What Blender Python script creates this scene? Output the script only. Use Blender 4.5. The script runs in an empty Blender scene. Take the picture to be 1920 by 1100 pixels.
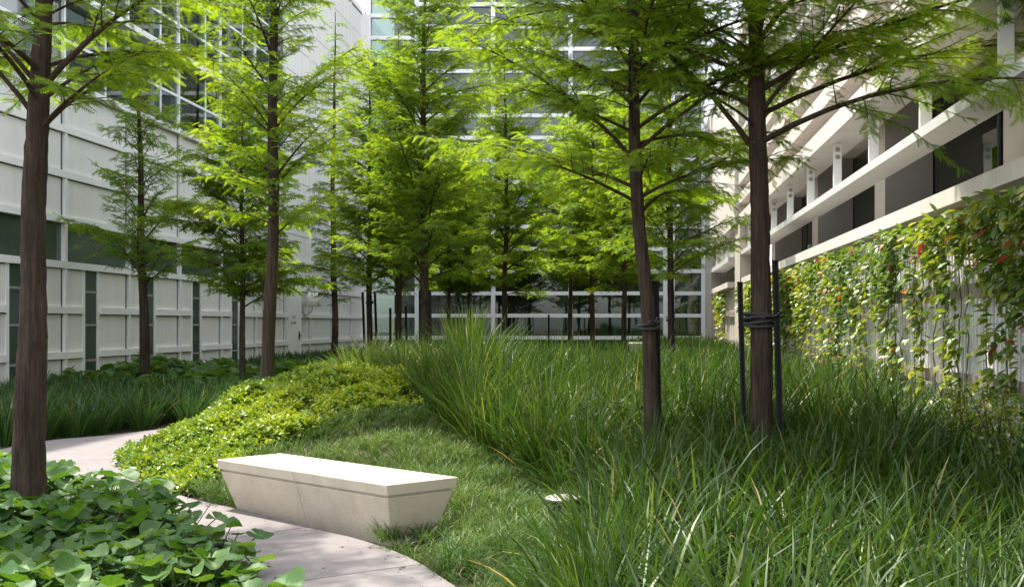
import bpy, math
import numpy as np
from math import radians, sin, cos, pi, sqrt, exp

sc = bpy.context.scene
col = sc.collection
RNG = np.random.default_rng(7)

# ------------------------------------------------------------------ camera
EYE = 1.6
FPX, CX, CY = 2000.0, 1190.0, 607.0          # focal length and principal point in photo pixels (1920 wide)
cam_d = bpy.data.cameras.new("camera")
cam = bpy.data.objects.new("camera", cam_d)
col.objects.link(cam)
cam.location = (0, 0, EYE)
cam.rotation_euler = (radians(90), 0, 0)
cam_d.sensor_width = 36.0
cam_d.lens = FPX / 1920 * 36
cam_d.shift_x = -(CX - 960) / 1920
cam_d.shift_y = (CY - 550) / 1920
cam_d.clip_start = 0.05
cam_d.clip_end = 500
sc.camera = cam

# ------------------------------------------------------------------ sky, sun, exposure
SUN_EL, SUN_AZ = radians(65), math.atan2(-0.70, 0.71)     # azimuth from +Y towards +X
w = bpy.data.worlds.new("World")
sc.world = w
w.use_nodes = True
wn = w.node_tree.nodes
sky = wn.new("ShaderNodeTexSky")
sky.sky_type = 'NISHITA'
sky.sun_disc = False
sky.sun_elevation = SUN_EL
sky.sun_rotation = SUN_AZ
sky.dust_density = 2.0
bg = wn["Background"]
bg.inputs["Strength"].default_value = 0.15
hs = wn.new("ShaderNodeHueSaturation")                  # hazy, milky summer sky
hs.inputs["Saturation"].default_value = 0.28
w.node_tree.links.new(sky.outputs[0], hs.inputs["Color"])
w.node_tree.links.new(hs.outputs[0], bg.inputs["Color"])
sd = bpy.data.lights.new("sun", 'SUN')
sd.energy = 2.7
sd.angle = radians(1.0)
sd.color = (1.0, 0.94, 0.82)
sun = bpy.data.objects.new("sun", sd)
col.objects.link(sun)
sun.rotation_euler = (pi / 2 - SUN_EL, 0, -SUN_AZ + pi)
# lamp shines along local -Z; tilt so that it comes from azimuth SUN_AZ
from mathutils import Vector
to_sun = Vector((sin(SUN_AZ) * cos(SUN_EL), cos(SUN_AZ) * cos(SUN_EL), sin(SUN_EL)))
sun.rotation_euler = to_sun.to_track_quat('Z', 'Y').to_euler()
sun.location = to_sun * 60
sc.view_settings.view_transform = 'Standard'
sc.view_settings.look = 'None'
sc.view_settings.gamma = 1.0
sc.view_settings.exposure = 1.9
sc.cycles.max_bounces = 6
sc.cycles.diffuse_bounces = 3
sc.cycles.transmission_bounces = 5
sc.cycles.transparent_max_bounces = 6
sc.cycles.sample_clamp_indirect = 6.0


# ------------------------------------------------------------------ helpers
def at(px, py, D):
    """photo pixel -> point at depth D"""
    return np.array([(px - CX) * D / FPX, D, EYE - (py - CY) * D / FPX])


def on(px, py, z):
    """photo pixel -> point at height z"""
    D = (EYE - z) * FPX / (py - CY)
    return np.array([(px - CX) * D / FPX, D, z])


def tag(o, label=None, cat=None, group=None, kind=None):
    if label: o["label"] = label
    if cat: o["category"] = cat
    if group: o["group"] = group
    if kind: o["kind"] = kind
    return o


def empty(name, loc=(0, 0, 0), label=None, cat=None, group=None):
    o = bpy.data.objects.new(name, None)
    o.empty_display_size = 0.1
    o.location = loc
    col.objects.link(o)
    return tag(o, label, cat, group)


def link(name, me, parent=None, loc=(0, 0, 0), rot=(0, 0, 0), scale=(1, 1, 1), mat=None):
    o = bpy.data.objects.new(name, me)
    o.location, o.rotation_euler, o.scale = loc, rot, scale
    col.objects.link(o)
    if parent: o.parent = parent
    return o


def mesh_np(name, V, F, mat=None, smooth=False, tint=None):
    """V (n,3); F list of (m,k) index arrays; tint (n,) point attribute"""
    me = bpy.data.meshes.new(name)
    V = np.asarray(V, dtype=np.float32).reshape(-1, 3)
    if not isinstance(F, (list, tuple)): F = [F]
    F = [np.asarray(f, dtype=np.int32) for f in F if len(f)]
    me.vertices.add(len(V))
    me.vertices.foreach_set("co", V.ravel())
    li = np.concatenate([f.ravel() for f in F])
    tot = np.concatenate([np.full(len(f), f.shape[1], dtype=np.int32) for f in F])
    st = np.concatenate([[0], np.cumsum(tot)[:-1]]).astype(np.int32)
    me.loops.add(len(li))
    me.loops.foreach_set("vertex_index", li)
    me.polygons.add(len(tot))
    me.polygons.foreach_set("loop_start", st)
    me.polygons.foreach_set("loop_total", tot)
    me.polygons.foreach_set("use_smooth", np.full(len(tot), bool(smooth)))
    if tint is not None:
        a = me.attributes.new("tint", 'FLOAT', 'POINT')
        a.data.foreach_set("value", np.asarray(tint, dtype=np.float32).ravel())
    me.update(calc_edges=True)
    me.validate()
    if mat: me.materials.append(mat)
    return me


BOXF = np.array([[0, 3, 2, 1], [4, 5, 6, 7], [0, 1, 5, 4], [1, 2, 6, 5], [2, 3, 7, 6], [3, 0, 4, 7]])


def boxes(name, lst, mat):
    """one mesh from a few boxes (x0,x1,y0,y1,z0,z1)"""
    V, F = [], []
    for i, (x0, x1, y0, y1, z0, z1) in enumerate(lst):
        V += [(x0, y0, z0), (x1, y0, z0), (x1, y1, z0), (x0, y1, z0), (x0, y0, z1), (x1, y0, z1), (x1, y1, z1), (x0, y1, z1)]
        F.append(BOXF + 8 * i)
    return mesh_np(name, V, [np.concatenate(F)], mat)


UNIT = {}


def bevel_unit(mat):
    """unit cube mesh shared by all pieces of one material"""
    if mat.name not in UNIT:
        UNIT[mat.name] = boxes("piece_" + mat.name, [(-.5, .5, -.5, .5, -.5, .5)], mat)
    return UNIT[mat.name]


def slab(name, x0, x1, y0, y1, z0, z1, mat, parent=None):
    return link(name, bevel_unit(mat), parent, ((x0 + x1) / 2, (y0 + y1) / 2, (z0 + z1) / 2), (0, 0, 0),
                (abs(x1 - x0), abs(y1 - y0), abs(z1 - z0)))


def tube(P, R, n=6, cap=True):
    """tube along polyline P (k,3), radii R (k,)"""
    P = np.asarray(P, float)
    R = np.asarray(R, float)
    T = np.gradient(P, axis=0)
    T /= np.linalg.norm(T, axis=1)[:, None] + 1e-9
    ref = np.array([0., 0, 1]) if abs(T[0][2]) < .8 else np.array([1., 0, 0])
    A = np.cross(T, ref)
    A /= np.linalg.norm(A, axis=1)[:, None] + 1e-9
    B = np.cross(T, A)
    th = np.arange(n) * 2 * pi / n
    V = P[:, None] + R[:, None, None] * (np.cos(th)[None, :, None] * A[:, None] + np.sin(th)[None, :, None] * B[:, None])
    k = len(P)
    i = np.arange(k - 1)[:, None] * n + np.arange(n)[None]
    j = np.arange(k - 1)[:, None] * n + (np.arange(n)[None] + 1) % n
    F = np.stack([i, j, j + n, i + n], -1).reshape(-1, 4)
    return V.reshape(-1, 3), F


class Acc:
    """collects vertices and same-sized faces"""
    def __init__(s): s.V, s.F, s.T, s.n = [], [], [], 0

    def add(s, V, F, t=0.5):
        s.V.append(V); s.F.append(F + s.n); s.n += len(V)
        s.T.append(np.full(len(V), t) if np.isscalar(t) else t)

    def mesh(s, name, mat, smooth=False):
        return mesh_np(name, np.concatenate(s.V), [np.concatenate(s.F)], mat, smooth, np.concatenate(s.T))


def inpoly(x, y, poly):
    poly = np.asarray(poly)
    r = np.zeros(np.shape(x), bool)
    j = len(poly) - 1
    for i in range(len(poly)):
        xi, yi = poly[i]; xj, yj = poly[j]
        if yi != yj:
            c = ((yi > y) != (yj > y)) & (x < (xj - xi) * (y - yi) / (yj - yi) + xi)
            r ^= c
        j = i
    return r


def sstep(a, b, x):
    t = np.clip((x - a) / (b - a), 0, 1)
    return t * t * (3 - 2 * t)


def norm(v):
    return v / (np.linalg.norm(v, axis=-1, keepdims=True) + 1e-9)


def wobble(x, y, s=1.0, seed=0):
    """cheap smooth 2-D noise in about -1..1"""
    r = np.random.default_rng(seed)
    v = 0
    for k in range(5):
        a, p, f = r.uniform(0, 2 * pi), r.uniform(0, 2 * pi), r.uniform(.6, 1.9)
        v = v + np.sin((x * cos(a) + y * sin(a)) * f * s + p)
    return v / 2.6


# ------------------------------------------------------------------ materials
def new_mat(name):
    m = bpy.data.materials.new(name)
    m.use_nodes = True
    nt = m.node_tree
    p = nt.nodes["Principled BSDF"]
    return m, nt, p


def noise(nt, scale, detail=4, rough=.6, vec=None, coord="Object", stretch=None):
    tc = nt.nodes.new("ShaderNodeTexCoord")
    n = nt.nodes.new("ShaderNodeTexNoise")
    n.inputs["Scale"].default_value = scale
    n.inputs["Detail"].default_value = detail
    n.inputs["Roughness"].default_value = rough
    src = tc.outputs[coord] if vec is None else vec
    if stretch:
        mp = nt.nodes.new("ShaderNodeMapping")
        mp.inputs["Scale"].default_value = stretch
        nt.links.new(src, mp.inputs["Vector"])
        src = mp.outputs[0]
    nt.links.new(src, n.inputs["Vector"])
    return n


def world_pos(nt):
    g = nt.nodes.new("ShaderNodeNewGeometry")
    return g.outputs["Position"]


def ramp(nt, fac, stops):
    r = nt.nodes.new("ShaderNodeValToRGB")
    e = r.color_ramp.elements
    while len(e) < len(stops): e.new(0.5)
    for i, (p, c) in enumerate(stops):
        e[i].position = p
        e[i].color = (*c, 1)
    nt.links.new(fac, r.inputs[0])
    return r.outputs[0]


def bump(nt, p, h, strength=.3, dist=.01):
    b = nt.nodes.new("ShaderNodeBump")
    b.inputs["Strength"].default_value = strength
    b.inputs["Distance"].default_value = dist
    nt.links.new(h, b.inputs["Height"])
    nt.links.new(b.outputs[0], p.inputs["Normal"])


def surface(name, c0, c1, scale=3, rough=.6, bstr=.15, bdist=.004, fine=60, stretch=None, spec=.4, pos=(.3, .7)):
    m, nt, p = new_mat(name)
    wp = world_pos(nt)
    n = noise(nt, scale, 6, .65, vec=wp, stretch=stretch)
    nt.links.new(ramp(nt, n.outputs[0], [(pos[0], c0), (pos[1], c1)]), p.inputs["Base Color"])
    p.inputs["Roughness"].default_value = rough
    p.inputs["Specular IOR Level"].default_value = spec
    f = noise(nt, fine, 4, .7, vec=wp, stretch=stretch)
    bump(nt, p, f.outputs[0], bstr, bdist)
    return m


M = {}
M["white"] = surface("white_panel", (.77, .76, .735), (.83, .82, .795), .6, .45, .05, .002, 25)
M["rail"] = surface("white_rail", (.80, .795, .78), (.86, .855, .84), 1.0, .4, .05, .002, 30)
M["mullion"] = surface("white_mullion", (.82, .83, .85), (.88, .89, .91), 1.0, .35, .04, .002, 30)
M["joint"] = surface("dark_joint_and_shade", (.05, .05, .05), (.08, .08, .08), 2, .7)
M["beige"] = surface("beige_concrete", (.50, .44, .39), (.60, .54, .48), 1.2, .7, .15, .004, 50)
M["beige_lit"] = surface("beige_concrete_sunlit", (.62, .56, .51), (.70, .65, .60), 1.5, .65, .15, .003, 60)  # lighter copy of the beige, sunlight on ledges and beams painted in
M["shelf"] = surface("pale_grey_shelf", (.58, .58, .57), (.66, .66, .65), 1.2, .45, .05, .002, 40)
M["grey_wall"] = surface("grey_reveal", (.26, .24, .22), (.32, .30, .28), 1.0, .7, .1)
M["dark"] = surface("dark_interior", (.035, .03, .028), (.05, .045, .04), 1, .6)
M["inner"] = surface("interior_grey", (.16, .165, .15), (.24, .24, .22), .5, .8)
M["concrete"] = surface("bench_concrete", (.50, .425, .33), (.62, .54, .43), 3.0, .75, .2, .003, 140)
M["stone_path"] = surface("path_concrete", (.165, .147, .150), (.205, .184, .187), 2.2, .8, .25, .003, 220)
M["soil"] = surface("mulch_soil", (.025, .016, .011), (.075, .048, .032), 14, .95, 1.0, .03, 45)
M["black"] = surface("black_stake", (.008, .008, .008), (.013, .013, .013), 6, .75, .2, .003, 60)
M["rope"] = surface("black_rope", (.02, .02, .021), (.05, .05, .05), 60, .7, .5, .004, 120)
M["metal"] = surface("brushed_metal", (.45, .45, .44), (.55, .55, .54), 20, .35)
M["metal"].node_tree.nodes["Principled BSDF"].inputs["Metallic"].default_value = 0.7
M["lampwhite"] = surface("lamp_shade_white", (.78, .77, .70), (.82, .81, .75), 2, .5)
M["red"] = surface("red_lettering", (.36, .22, .20), (.42, .26, .24), 4, .6)
M["wire"] = surface("steel_wire", (.35, .34, .32), (.45, .44, .42), 8, .45)
M["rail_brown"] = surface("taupe_rail", (.26, .22, .18), (.33, .29, .24), 2, .6)


def weather(m, kind):
    """rain streaks (walls) or pores and water stains (concrete) multiplied into the colour"""
    nt = m.node_tree
    p = nt.nodes["Principled BSDF"]
    src = p.inputs["Base Color"].links[0].from_socket
    wp = world_pos(nt)
    if kind == "streak":
        n = noise(nt, 2.2, 5, .7, vec=wp, stretch=(2.2, 2.2, .12))
        c = ramp(nt, n.outputs[0], [(.30, (.90, .895, .88)), (.55, (1, 1, 1))])
    else:
        n = noise(nt, 110, 2, .6, vec=wp)
        c = ramp(nt, n.outputs[0], [(.30, (.62, .58, .52)), (.40, (1, 1, 1))])
    mx = nt.nodes.new("ShaderNodeMix"); mx.data_type = 'RGBA'; mx.blend_type = 'MULTIPLY'; mx.inputs[0].default_value = 1.0
    nt.links.new(src, mx.inputs[6]); nt.links.new(c, mx.inputs[7])
    last = mx.outputs[2]
    if kind == "pores":
        n2 = noise(nt, 5, 6, .75, vec=wp, stretch=(1, 1, .35))
        c2 = ramp(nt, n2.outputs[0], [(.34, (.90, .88, .84)), (.52, (1, 1, 1))])
        m2 = nt.nodes.new("ShaderNodeMix"); m2.data_type = 'RGBA'; m2.blend_type = 'MULTIPLY'; m2.inputs[0].default_value = 1.0
        nt.links.new(last, m2.inputs[6]); nt.links.new(c2, m2.inputs[7])
        last = m2.outputs[2]
    nt.links.new(last, p.inputs["Base Color"])


weather(M["white"], "streak")
weather(M["beige"], "streak")
weather(M["beige_lit"], "streak")
weather(M["concrete"], "pores")
weather(M["stone_path"], "pores")


def bark(name, dark, light):
    m, nt, p = new_mat(name)
    tc = nt.nodes.new("ShaderNodeTexCoord")
    n1 = noise(nt, 14, 8, .7, vec=tc.outputs["Object"], stretch=(2.2, 2.2, .16))
    n2 = noise(nt, 3, 4, .6, vec=tc.outputs["Object"], stretch=(1, 1, .5))
    mx = nt.nodes.new("ShaderNodeMath"); mx.operation = 'MULTIPLY_ADD'
    mx.inputs[1].default_value = .75
    nt.links.new(n1.outputs[0], mx.inputs[0])
    mm = nt.nodes.new("ShaderNodeMath"); mm.operation = 'MULTIPLY'; mm.inputs[1].default_value = .25
    nt.links.new(n2.outputs[0], mm.inputs[0])
    nt.links.new(mm.outputs[0], mx.inputs[2])
    nt.links.new(ramp(nt, mx.outputs[0], [(.34, dark), (.52, tuple((a + b) / 2 for a, b in zip(dark, light))), (.66, light)]), p.inputs["Base Color"])
    p.inputs["Roughness"].default_value = .95
    p.inputs["Specular IOR Level"].default_value = .15
    bump(nt, p, n1.outputs[0], 1.0, .03)
    return m


M["bark"] = bark("cypress_bark", (.02, .0145, .0105), (.105, .077, .057))
M["twig"] = bark("cypress_limb_bark", (.03, .019, .013), (.11, .075, .05))


def leafmat(name, c_dark, c_mid, c_light, trans, tfac=.45, rough=.45, gloss=.06, dry=None):
    """leaf: diffuse front plus light passing through the blade, tint per leaf"""
    m = bpy.data.materials.new(name)
    m.use_nodes = True
    nt = m.node_tree
    nt.nodes.clear()
    out = nt.nodes.new("ShaderNodeOutputMaterial")
    at_ = nt.nodes.new("ShaderNodeAttribute")
    at_.attribute_name = "tint"
    c = ramp(nt, at_.outputs["Fac"], [(0, c_dark), (.5, c_mid), (1, c_light)] if dry is None else [(0, c_dark), (.45, c_mid), (.88, c_light), (.95, dry)])
    d = nt.nodes.new("ShaderNodeBsdfDiffuse")
    nt.links.new(c, d.inputs["Color"])
    t = nt.nodes.new("ShaderNodeBsdfTranslucent")
    mul = nt.nodes.new("ShaderNodeMix"); mul.data_type = 'RGBA'; mul.blend_type = 'MULTIPLY'
    mul.inputs[0].default_value = 1.0
    sc_ = nt.nodes.new("ShaderNodeVectorMath"); sc_.operation = 'SCALE'; sc_.inputs["Scale"].default_value = 1.0
    nt.links.new(c, mul.inputs[6])
    mul.inputs[7].default_value = (*trans, 1)
    nt.links.new(mul.outputs[2], t.inputs["Color"])
    mx = nt.nodes.new("ShaderNodeMixShader"); mx.inputs[0].default_value = tfac
    nt.links.new(d.outputs[0], mx.inputs[1]); nt.links.new(t.outputs[0], mx.inputs[2])
    g = nt.nodes.new("ShaderNodeBsdfGlossy"); g.inputs["Roughness"].default_value = rough
    g.inputs["Color"].default_value = (.9, .95, .9, 1)
    m2 = nt.nodes.new("ShaderNodeMixShader")
    m2.inputs[0].default_value = gloss
    nt.links.new(mx.outputs[0], m2.inputs[1]); nt.links.new(g.outputs[0], m2.inputs[2])
    nt.links.new(m2.outputs[0], out.inputs["Surface"])
    return m


M["needle"] = leafmat("cypress_leaf", (.08, .155, .012), (.138, .23, .016), (.195, .28, .022), (1.9, 1.72, .55), .58, .5, .015)
M["needle_dark"] = leafmat("cypress_leaf_dark", (.085, .16, .022), (.135, .23, .028), (.185, .285, .035), (1.85, 1.75, .7), .58, .5, .015)
M["tall"] = leafmat("tall_grass_blade", (.017, .046, .007), (.040, .083, .010), (.12, .165, .045), (1.6, 1.5, .7), .38, .42, .024, (.34, .26, .12))
M["mondo"] = leafmat("mondo_blade", (.03, .075, .016), (.065, .125, .024), (.155, .22, .065), (1.5, 1.45, .8), .28, .45, .022, (.30, .24, .12))
M["border"] = leafmat("border_grass_blade", (.018, .055, .012), (.038, .09, .018), (.10, .16, .04), (1.5, 1.45, .8), .3, .4, .03, (.30, .25, .10))
M["pachy"] = leafmat("yellow_green_cover_leaf", (.065, .14, .014), (.185, .275, .018), (.33, .37, .03), (1.5, 1.35, .5), .35, .4, .04)
M["broad"] = leafmat("broad_leaf", (.025, .072, .017), (.05, .12, .027), (.115, .19, .06), (2.3, 2.0, .5), .34, .5, .025)
M["vine"] = leafmat("vine_leaf", (.04, .09, .018), (.12, .19, .022), (.28, .29, .035), (1.7, 1.6, .7), .4, .4, .04)
M["vine_red"] = leafmat("vine_red_leaf", (.22, .03, .02), (.32, .07, .02), (.38, .2, .03), (1.3, 1.1, .8), .3, .4)
M["litter"] = leafmat("fallen_litter", (.05, .03, .018), (.10, .06, .03), (.20, .14, .07), (1, 1, 1), .1, .6, .01)
M["stalk"] = surface("leaf_stalk", (.06, .09, .03), (.1, .13, .04), 5, .6)


def glassmat(name, tintc, refl=.12, rough=.02):
    m = bpy.data.materials.new(name)
    m.use_nodes = True
    nt = m.node_tree
    nt.nodes.clear()
    out = nt.nodes.new("ShaderNodeOutputMaterial")
    tr = nt.nodes.new("ShaderNodeBsdfTransparent"); tr.inputs[0].default_value = (*tintc, 1)
    g = nt.nodes.new("ShaderNodeBsdfGlossy"); g.inputs["Roughness"].default_value = rough
    g.inputs["Color"].default_value = (.9, .95, .92, 1)
    f = nt.nodes.new("ShaderNodeFresnel"); f.inputs["IOR"].default_value = 1.5
    a = nt.nodes.new("ShaderNodeMath"); a.operation = 'ADD'; a.inputs[1].default_value = refl
    nt.links.new(f.outputs[0], a.inputs[0])
    wp = world_pos(nt)
    nz = noise(nt, .9, 2, .5, vec=wp)
    b = nt.nodes.new("ShaderNodeBump"); b.inputs["Strength"].default_value = .06; b.inputs["Distance"].default_value = .03
    nt.links.new(nz.outputs[0], b.inputs["Height"]); nt.links.new(b.outputs[0], g.inputs["Normal"])
    mx = nt.nodes.new("ShaderNodeMixShader")
    nt.links.new(a.outputs[0], mx.inputs[0]); nt.links.new(tr.outputs[0], mx.inputs[1]); nt.links.new(g.outputs[0], mx.inputs[2])
    nt.links.new(mx.outputs[0], out.inputs["Surface"])
    return m


M["glass"] = glassmat("facade_glass", (.38, .44, .42), .045)
M["spandrel"] = surface("green_spandrel_glass", (.045, .068, .05), (.07, .10, .075), .8, .12, .02, .002, 6, None, .7)
M["glass_green"] = glassmat("green_glass", (.40, .52, .46), .10, .03)

# ------------------------------------------------------------------ the path outline and the lie of the land
PR = np.array([(0, -3), (0, 1), (-.15, 3.5), (-.55, 5.3), (-1.136, 6.49), (-1.68, 7.39), (-2.5, 8.25), (-3.3, 8.98), (-4.1, 9.7), (-4.9, 10.7),
               (-5.6, 11.8), (-6.05, 13), (-6.1, 14.3), (-5.7, 16), (-5.0, 18), (-4.5, 21)])
PL = np.array([(-1.5, -3), (-1.5, 1), (-1.5, 3.2), (-1.7, 4.9), (-2.05, 5.95), (-2.5, 6.75), (-3.15, 7.6), (-3.9, 8.4), (-4.85, 9.4), (-5.9, 10.5),
               (-7.0, 11.6), (-7.8, 12.8), (-7.9, 14.3), (-7.3, 15.3), (-6.5, 18), (-6.0, 21)])


def smooth_line(P, n):
    """Catmull-Rom through P"""
    out = []
    k = len(P)
    for i in range(k - 1):
        p0, p1, p2, p3 = P[max(i - 1, 0)], P[i], P[i + 1], P[min(i + 2, k - 1)]
        for t in np.linspace(0, 1, n, endpoint=False):
            out.append(.5 * ((2 * p1) + (-p0 + p2) * t + (2 * p0 - 5 * p1 + 4 * p2 - p3) * t * t + (-p0 + 3 * p1 - 3 * p2 + p3) * t ** 3))
    out.append(P[-1])
    return np.array(out)


PRs, PLs = smooth_line(PR, 8), smooth_line(PL, 8)
PATH_POLY = np.concatenate([PRs, PLs[::-1]])
PMID = (PRs + PLs) / 2
PHALF = np.linalg.norm(PRs - PLs, axis=1) / 2

# bench corners (top), measured from the photograph at seat height
BT = .45
BA, BB, BC, BD = (on(405.7, 860.6, BT), on(725, 909, BT), on(859, 893.7, BT), on(526, 849, BT))
BU = norm((BB - BA)[:2]); BV = norm((BC - BB)[:2])
BCEN = (BA + BB + BC + BD)[:2] / 4


def path_dist(x, y):
    x = np.asarray(x, float); y = np.asarray(y, float)
    d = np.full(x.shape, 99.)
    for m, h in zip(PMID[::2], PHALF[::2]):
        d = np.minimum(d, np.hypot(x - m[0], y - m[1]) - h)
    return d


def ground_z(x, y):
    x = np.asarray(x, float); y = np.asarray(y, float)
    z = .85 * np.exp(-(((x + 3.7) / 2.3) ** 2 + ((y - 14.4) / 3.3) ** 2))
    z = z + .30 * np.exp(-(((x + .8) / 2.0) ** 2 + ((y - 14.5) / 3.5) ** 2))
    z = z + .27 * sstep(-1.3, .8, x) * sstep(5, 10, y)
    z = z + .32 * sstep(17, 36, y)
    z = z + .05 * sstep(-.1, -1.6, x + 2.2) * sstep(10.5, 8.0, y) * sstep(3, 5, y)
    z = z + .02 * wobble(x, y, 1.3, 3)
    m = sstep(-.1, 1.1, path_dist(x, y))
    db = np.maximum(np.abs((x - BCEN[0]) * BU[0] + (y - BCEN[1]) * BU[1]) - 1.15, np.abs(-(x - BCEN[0]) * BU[1] + (y - BCEN[1]) * BU[0]) - .25)
    m = m * sstep(-.05, 1.2, db)
    return z * m - .02 * (1 - m)


def gz(x, y):
    return float(ground_z(np.array([x]), np.array([y]))[0])


# ground: fine near the beds, coarse out to the horizon
gx = np.concatenate([np.linspace(-160, -14, 12), np.linspace(-13, 5, 109), np.linspace(6, 160, 12)])
gy = np.concatenate([np.linspace(-160, -4, 12), np.linspace(-3, 26, 146), np.linspace(26.6, 52, 44), np.linspace(56, 200, 10)])
X, Y = np.meshgrid(gx, gy)
Z = ground_z(X, Y)
Z = np.where((X < -13.5) | (X > 5.5) | (Y > 50) | (Y < -3.2), .0, Z)
nx, ny = len(gx), len(gy)
ii = (np.arange(ny - 1)[:, None] * nx + np.arange(nx - 1)[None]).ravel()
tag(link("ground", mesh_np("ground", np.stack([X, Y, Z], -1), [np.stack([ii, ii + 1, ii + nx + 1, ii + nx], -1)], M["soil"], True)), kind="structure")

# path: dark bed with separate concrete slabs
n = len(PRs)
V = np.concatenate([np.column_stack([PRs, np.full(n, .012)]), np.column_stack([PLs, np.full(n, .012)])])
i = np.arange(n - 1)
path = tag(link("path", mesh_np("path", V, [np.stack([i, i + 1, i + 1 + n, i + n], -1)], M["joint"])), kind="structure")


def path_slab(a, b, u0, u1, k):
    """concrete slab between stations a..b, across fractions u0..u1"""
    R_, L_ = PRs[a:b + 1].copy(), PLs[a:b + 1].copy()
    g = .006
    for E in (R_, L_):
        d = norm(E[1] - E[0]); E[0] = E[0] + d * g
        d = norm(E[-1] - E[-2]); E[-1] = E[-1] - d * g
    wv = norm(L_ - R_) * g
    A_ = R_ + (L_ - R_) * u0 + (wv if u0 > 0 else 0)
    B_ = R_ + (L_ - R_) * u1 - (wv if u1 < 1 else 0)
    m = len(A_)
    V = np.concatenate([np.column_stack([E, np.full(m, z)]) for z in (-.05, .035) for E in (A_, B_)])
    F = []
    t = 2 * m
    for q in range(m - 1):
        F += [(t + q, t + q + 1, t + m + q + 1, t + m + q), (q, q + 1, t + q + 1, t + q)[::-1], (m + q, m + q + 1, t + m + q + 1, t + m + q)]
    F += [(0, m, t + m, t), (m - 1, 2 * m - 1, t + 2 * m - 1, t + m - 1)]
    link("paving_slab", mesh_np("paving_slab", V, [np.array(F)], M["stone_path"]), path)


st = list(range(0, n, 12)) + ([n - 1] if (n - 1) % 12 else [])
for k in range(len(st) - 1):
    path_slab(st[k], st[k + 1], 0, 1, k)

# ------------------------------------------------------------------ left building: white panels and glass
XL = -12.4
YK = [23.18 + 2.92 * k for k in range(-3, 9)]            # 14.4 ... 46.5
YEND = 48.6
ROW = lambda j: 2.88 + .98 * j
TOPJ = 13
LB = empty("panel_building", (XL, 30, 0), "long white panelled building with green glass bands along the left side", "building")
LB_inv = (-XL, -30, 0)


def lpart(name, x0, x1, y0, y1, z0, z1, mat, parent=None):
    o = slab(name, x0 - XL, x1 - XL, y0 - 30, y1 - 30, z0, z1, mat, parent or LB)
    if parent:
        o.location = (o.location[0] - parent.location[0], o.location[1] - parent.location[1], o.location[2] - parent.location[2])
    return o


Y0 = YK[0]
lpart("wall", XL - 4.5, XL - 4.0, Y0, YEND + .5, 0, ROW(TOPJ), M["inner"])
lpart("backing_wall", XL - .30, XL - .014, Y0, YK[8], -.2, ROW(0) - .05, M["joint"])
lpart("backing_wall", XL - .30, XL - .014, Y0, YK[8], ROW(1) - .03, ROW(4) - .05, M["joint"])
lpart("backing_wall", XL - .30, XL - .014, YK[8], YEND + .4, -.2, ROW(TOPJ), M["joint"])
for j in (0, 4, 8, 12):
    lpart("floor_slab", XL - 4.0, XL - .32, Y0, YEND, ROW(j) - .25, ROW(j) - .06, M["inner"])
lpart("roof", XL - 5, XL + .05, Y0 - .3, YEND + .5, ROW(TOPJ) + .06, ROW(TOPJ) + .3, M["rail"])
lpart("end_wall", XL - 4.5, XL - .02, Y0 - .3, Y0 - .05, -.2, ROW(TOPJ), M["white"])
SHADE_GAP = .085  # joint widened onto the dark backing, painting shade beside each mullion
ys = YK + [YEND]
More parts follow.
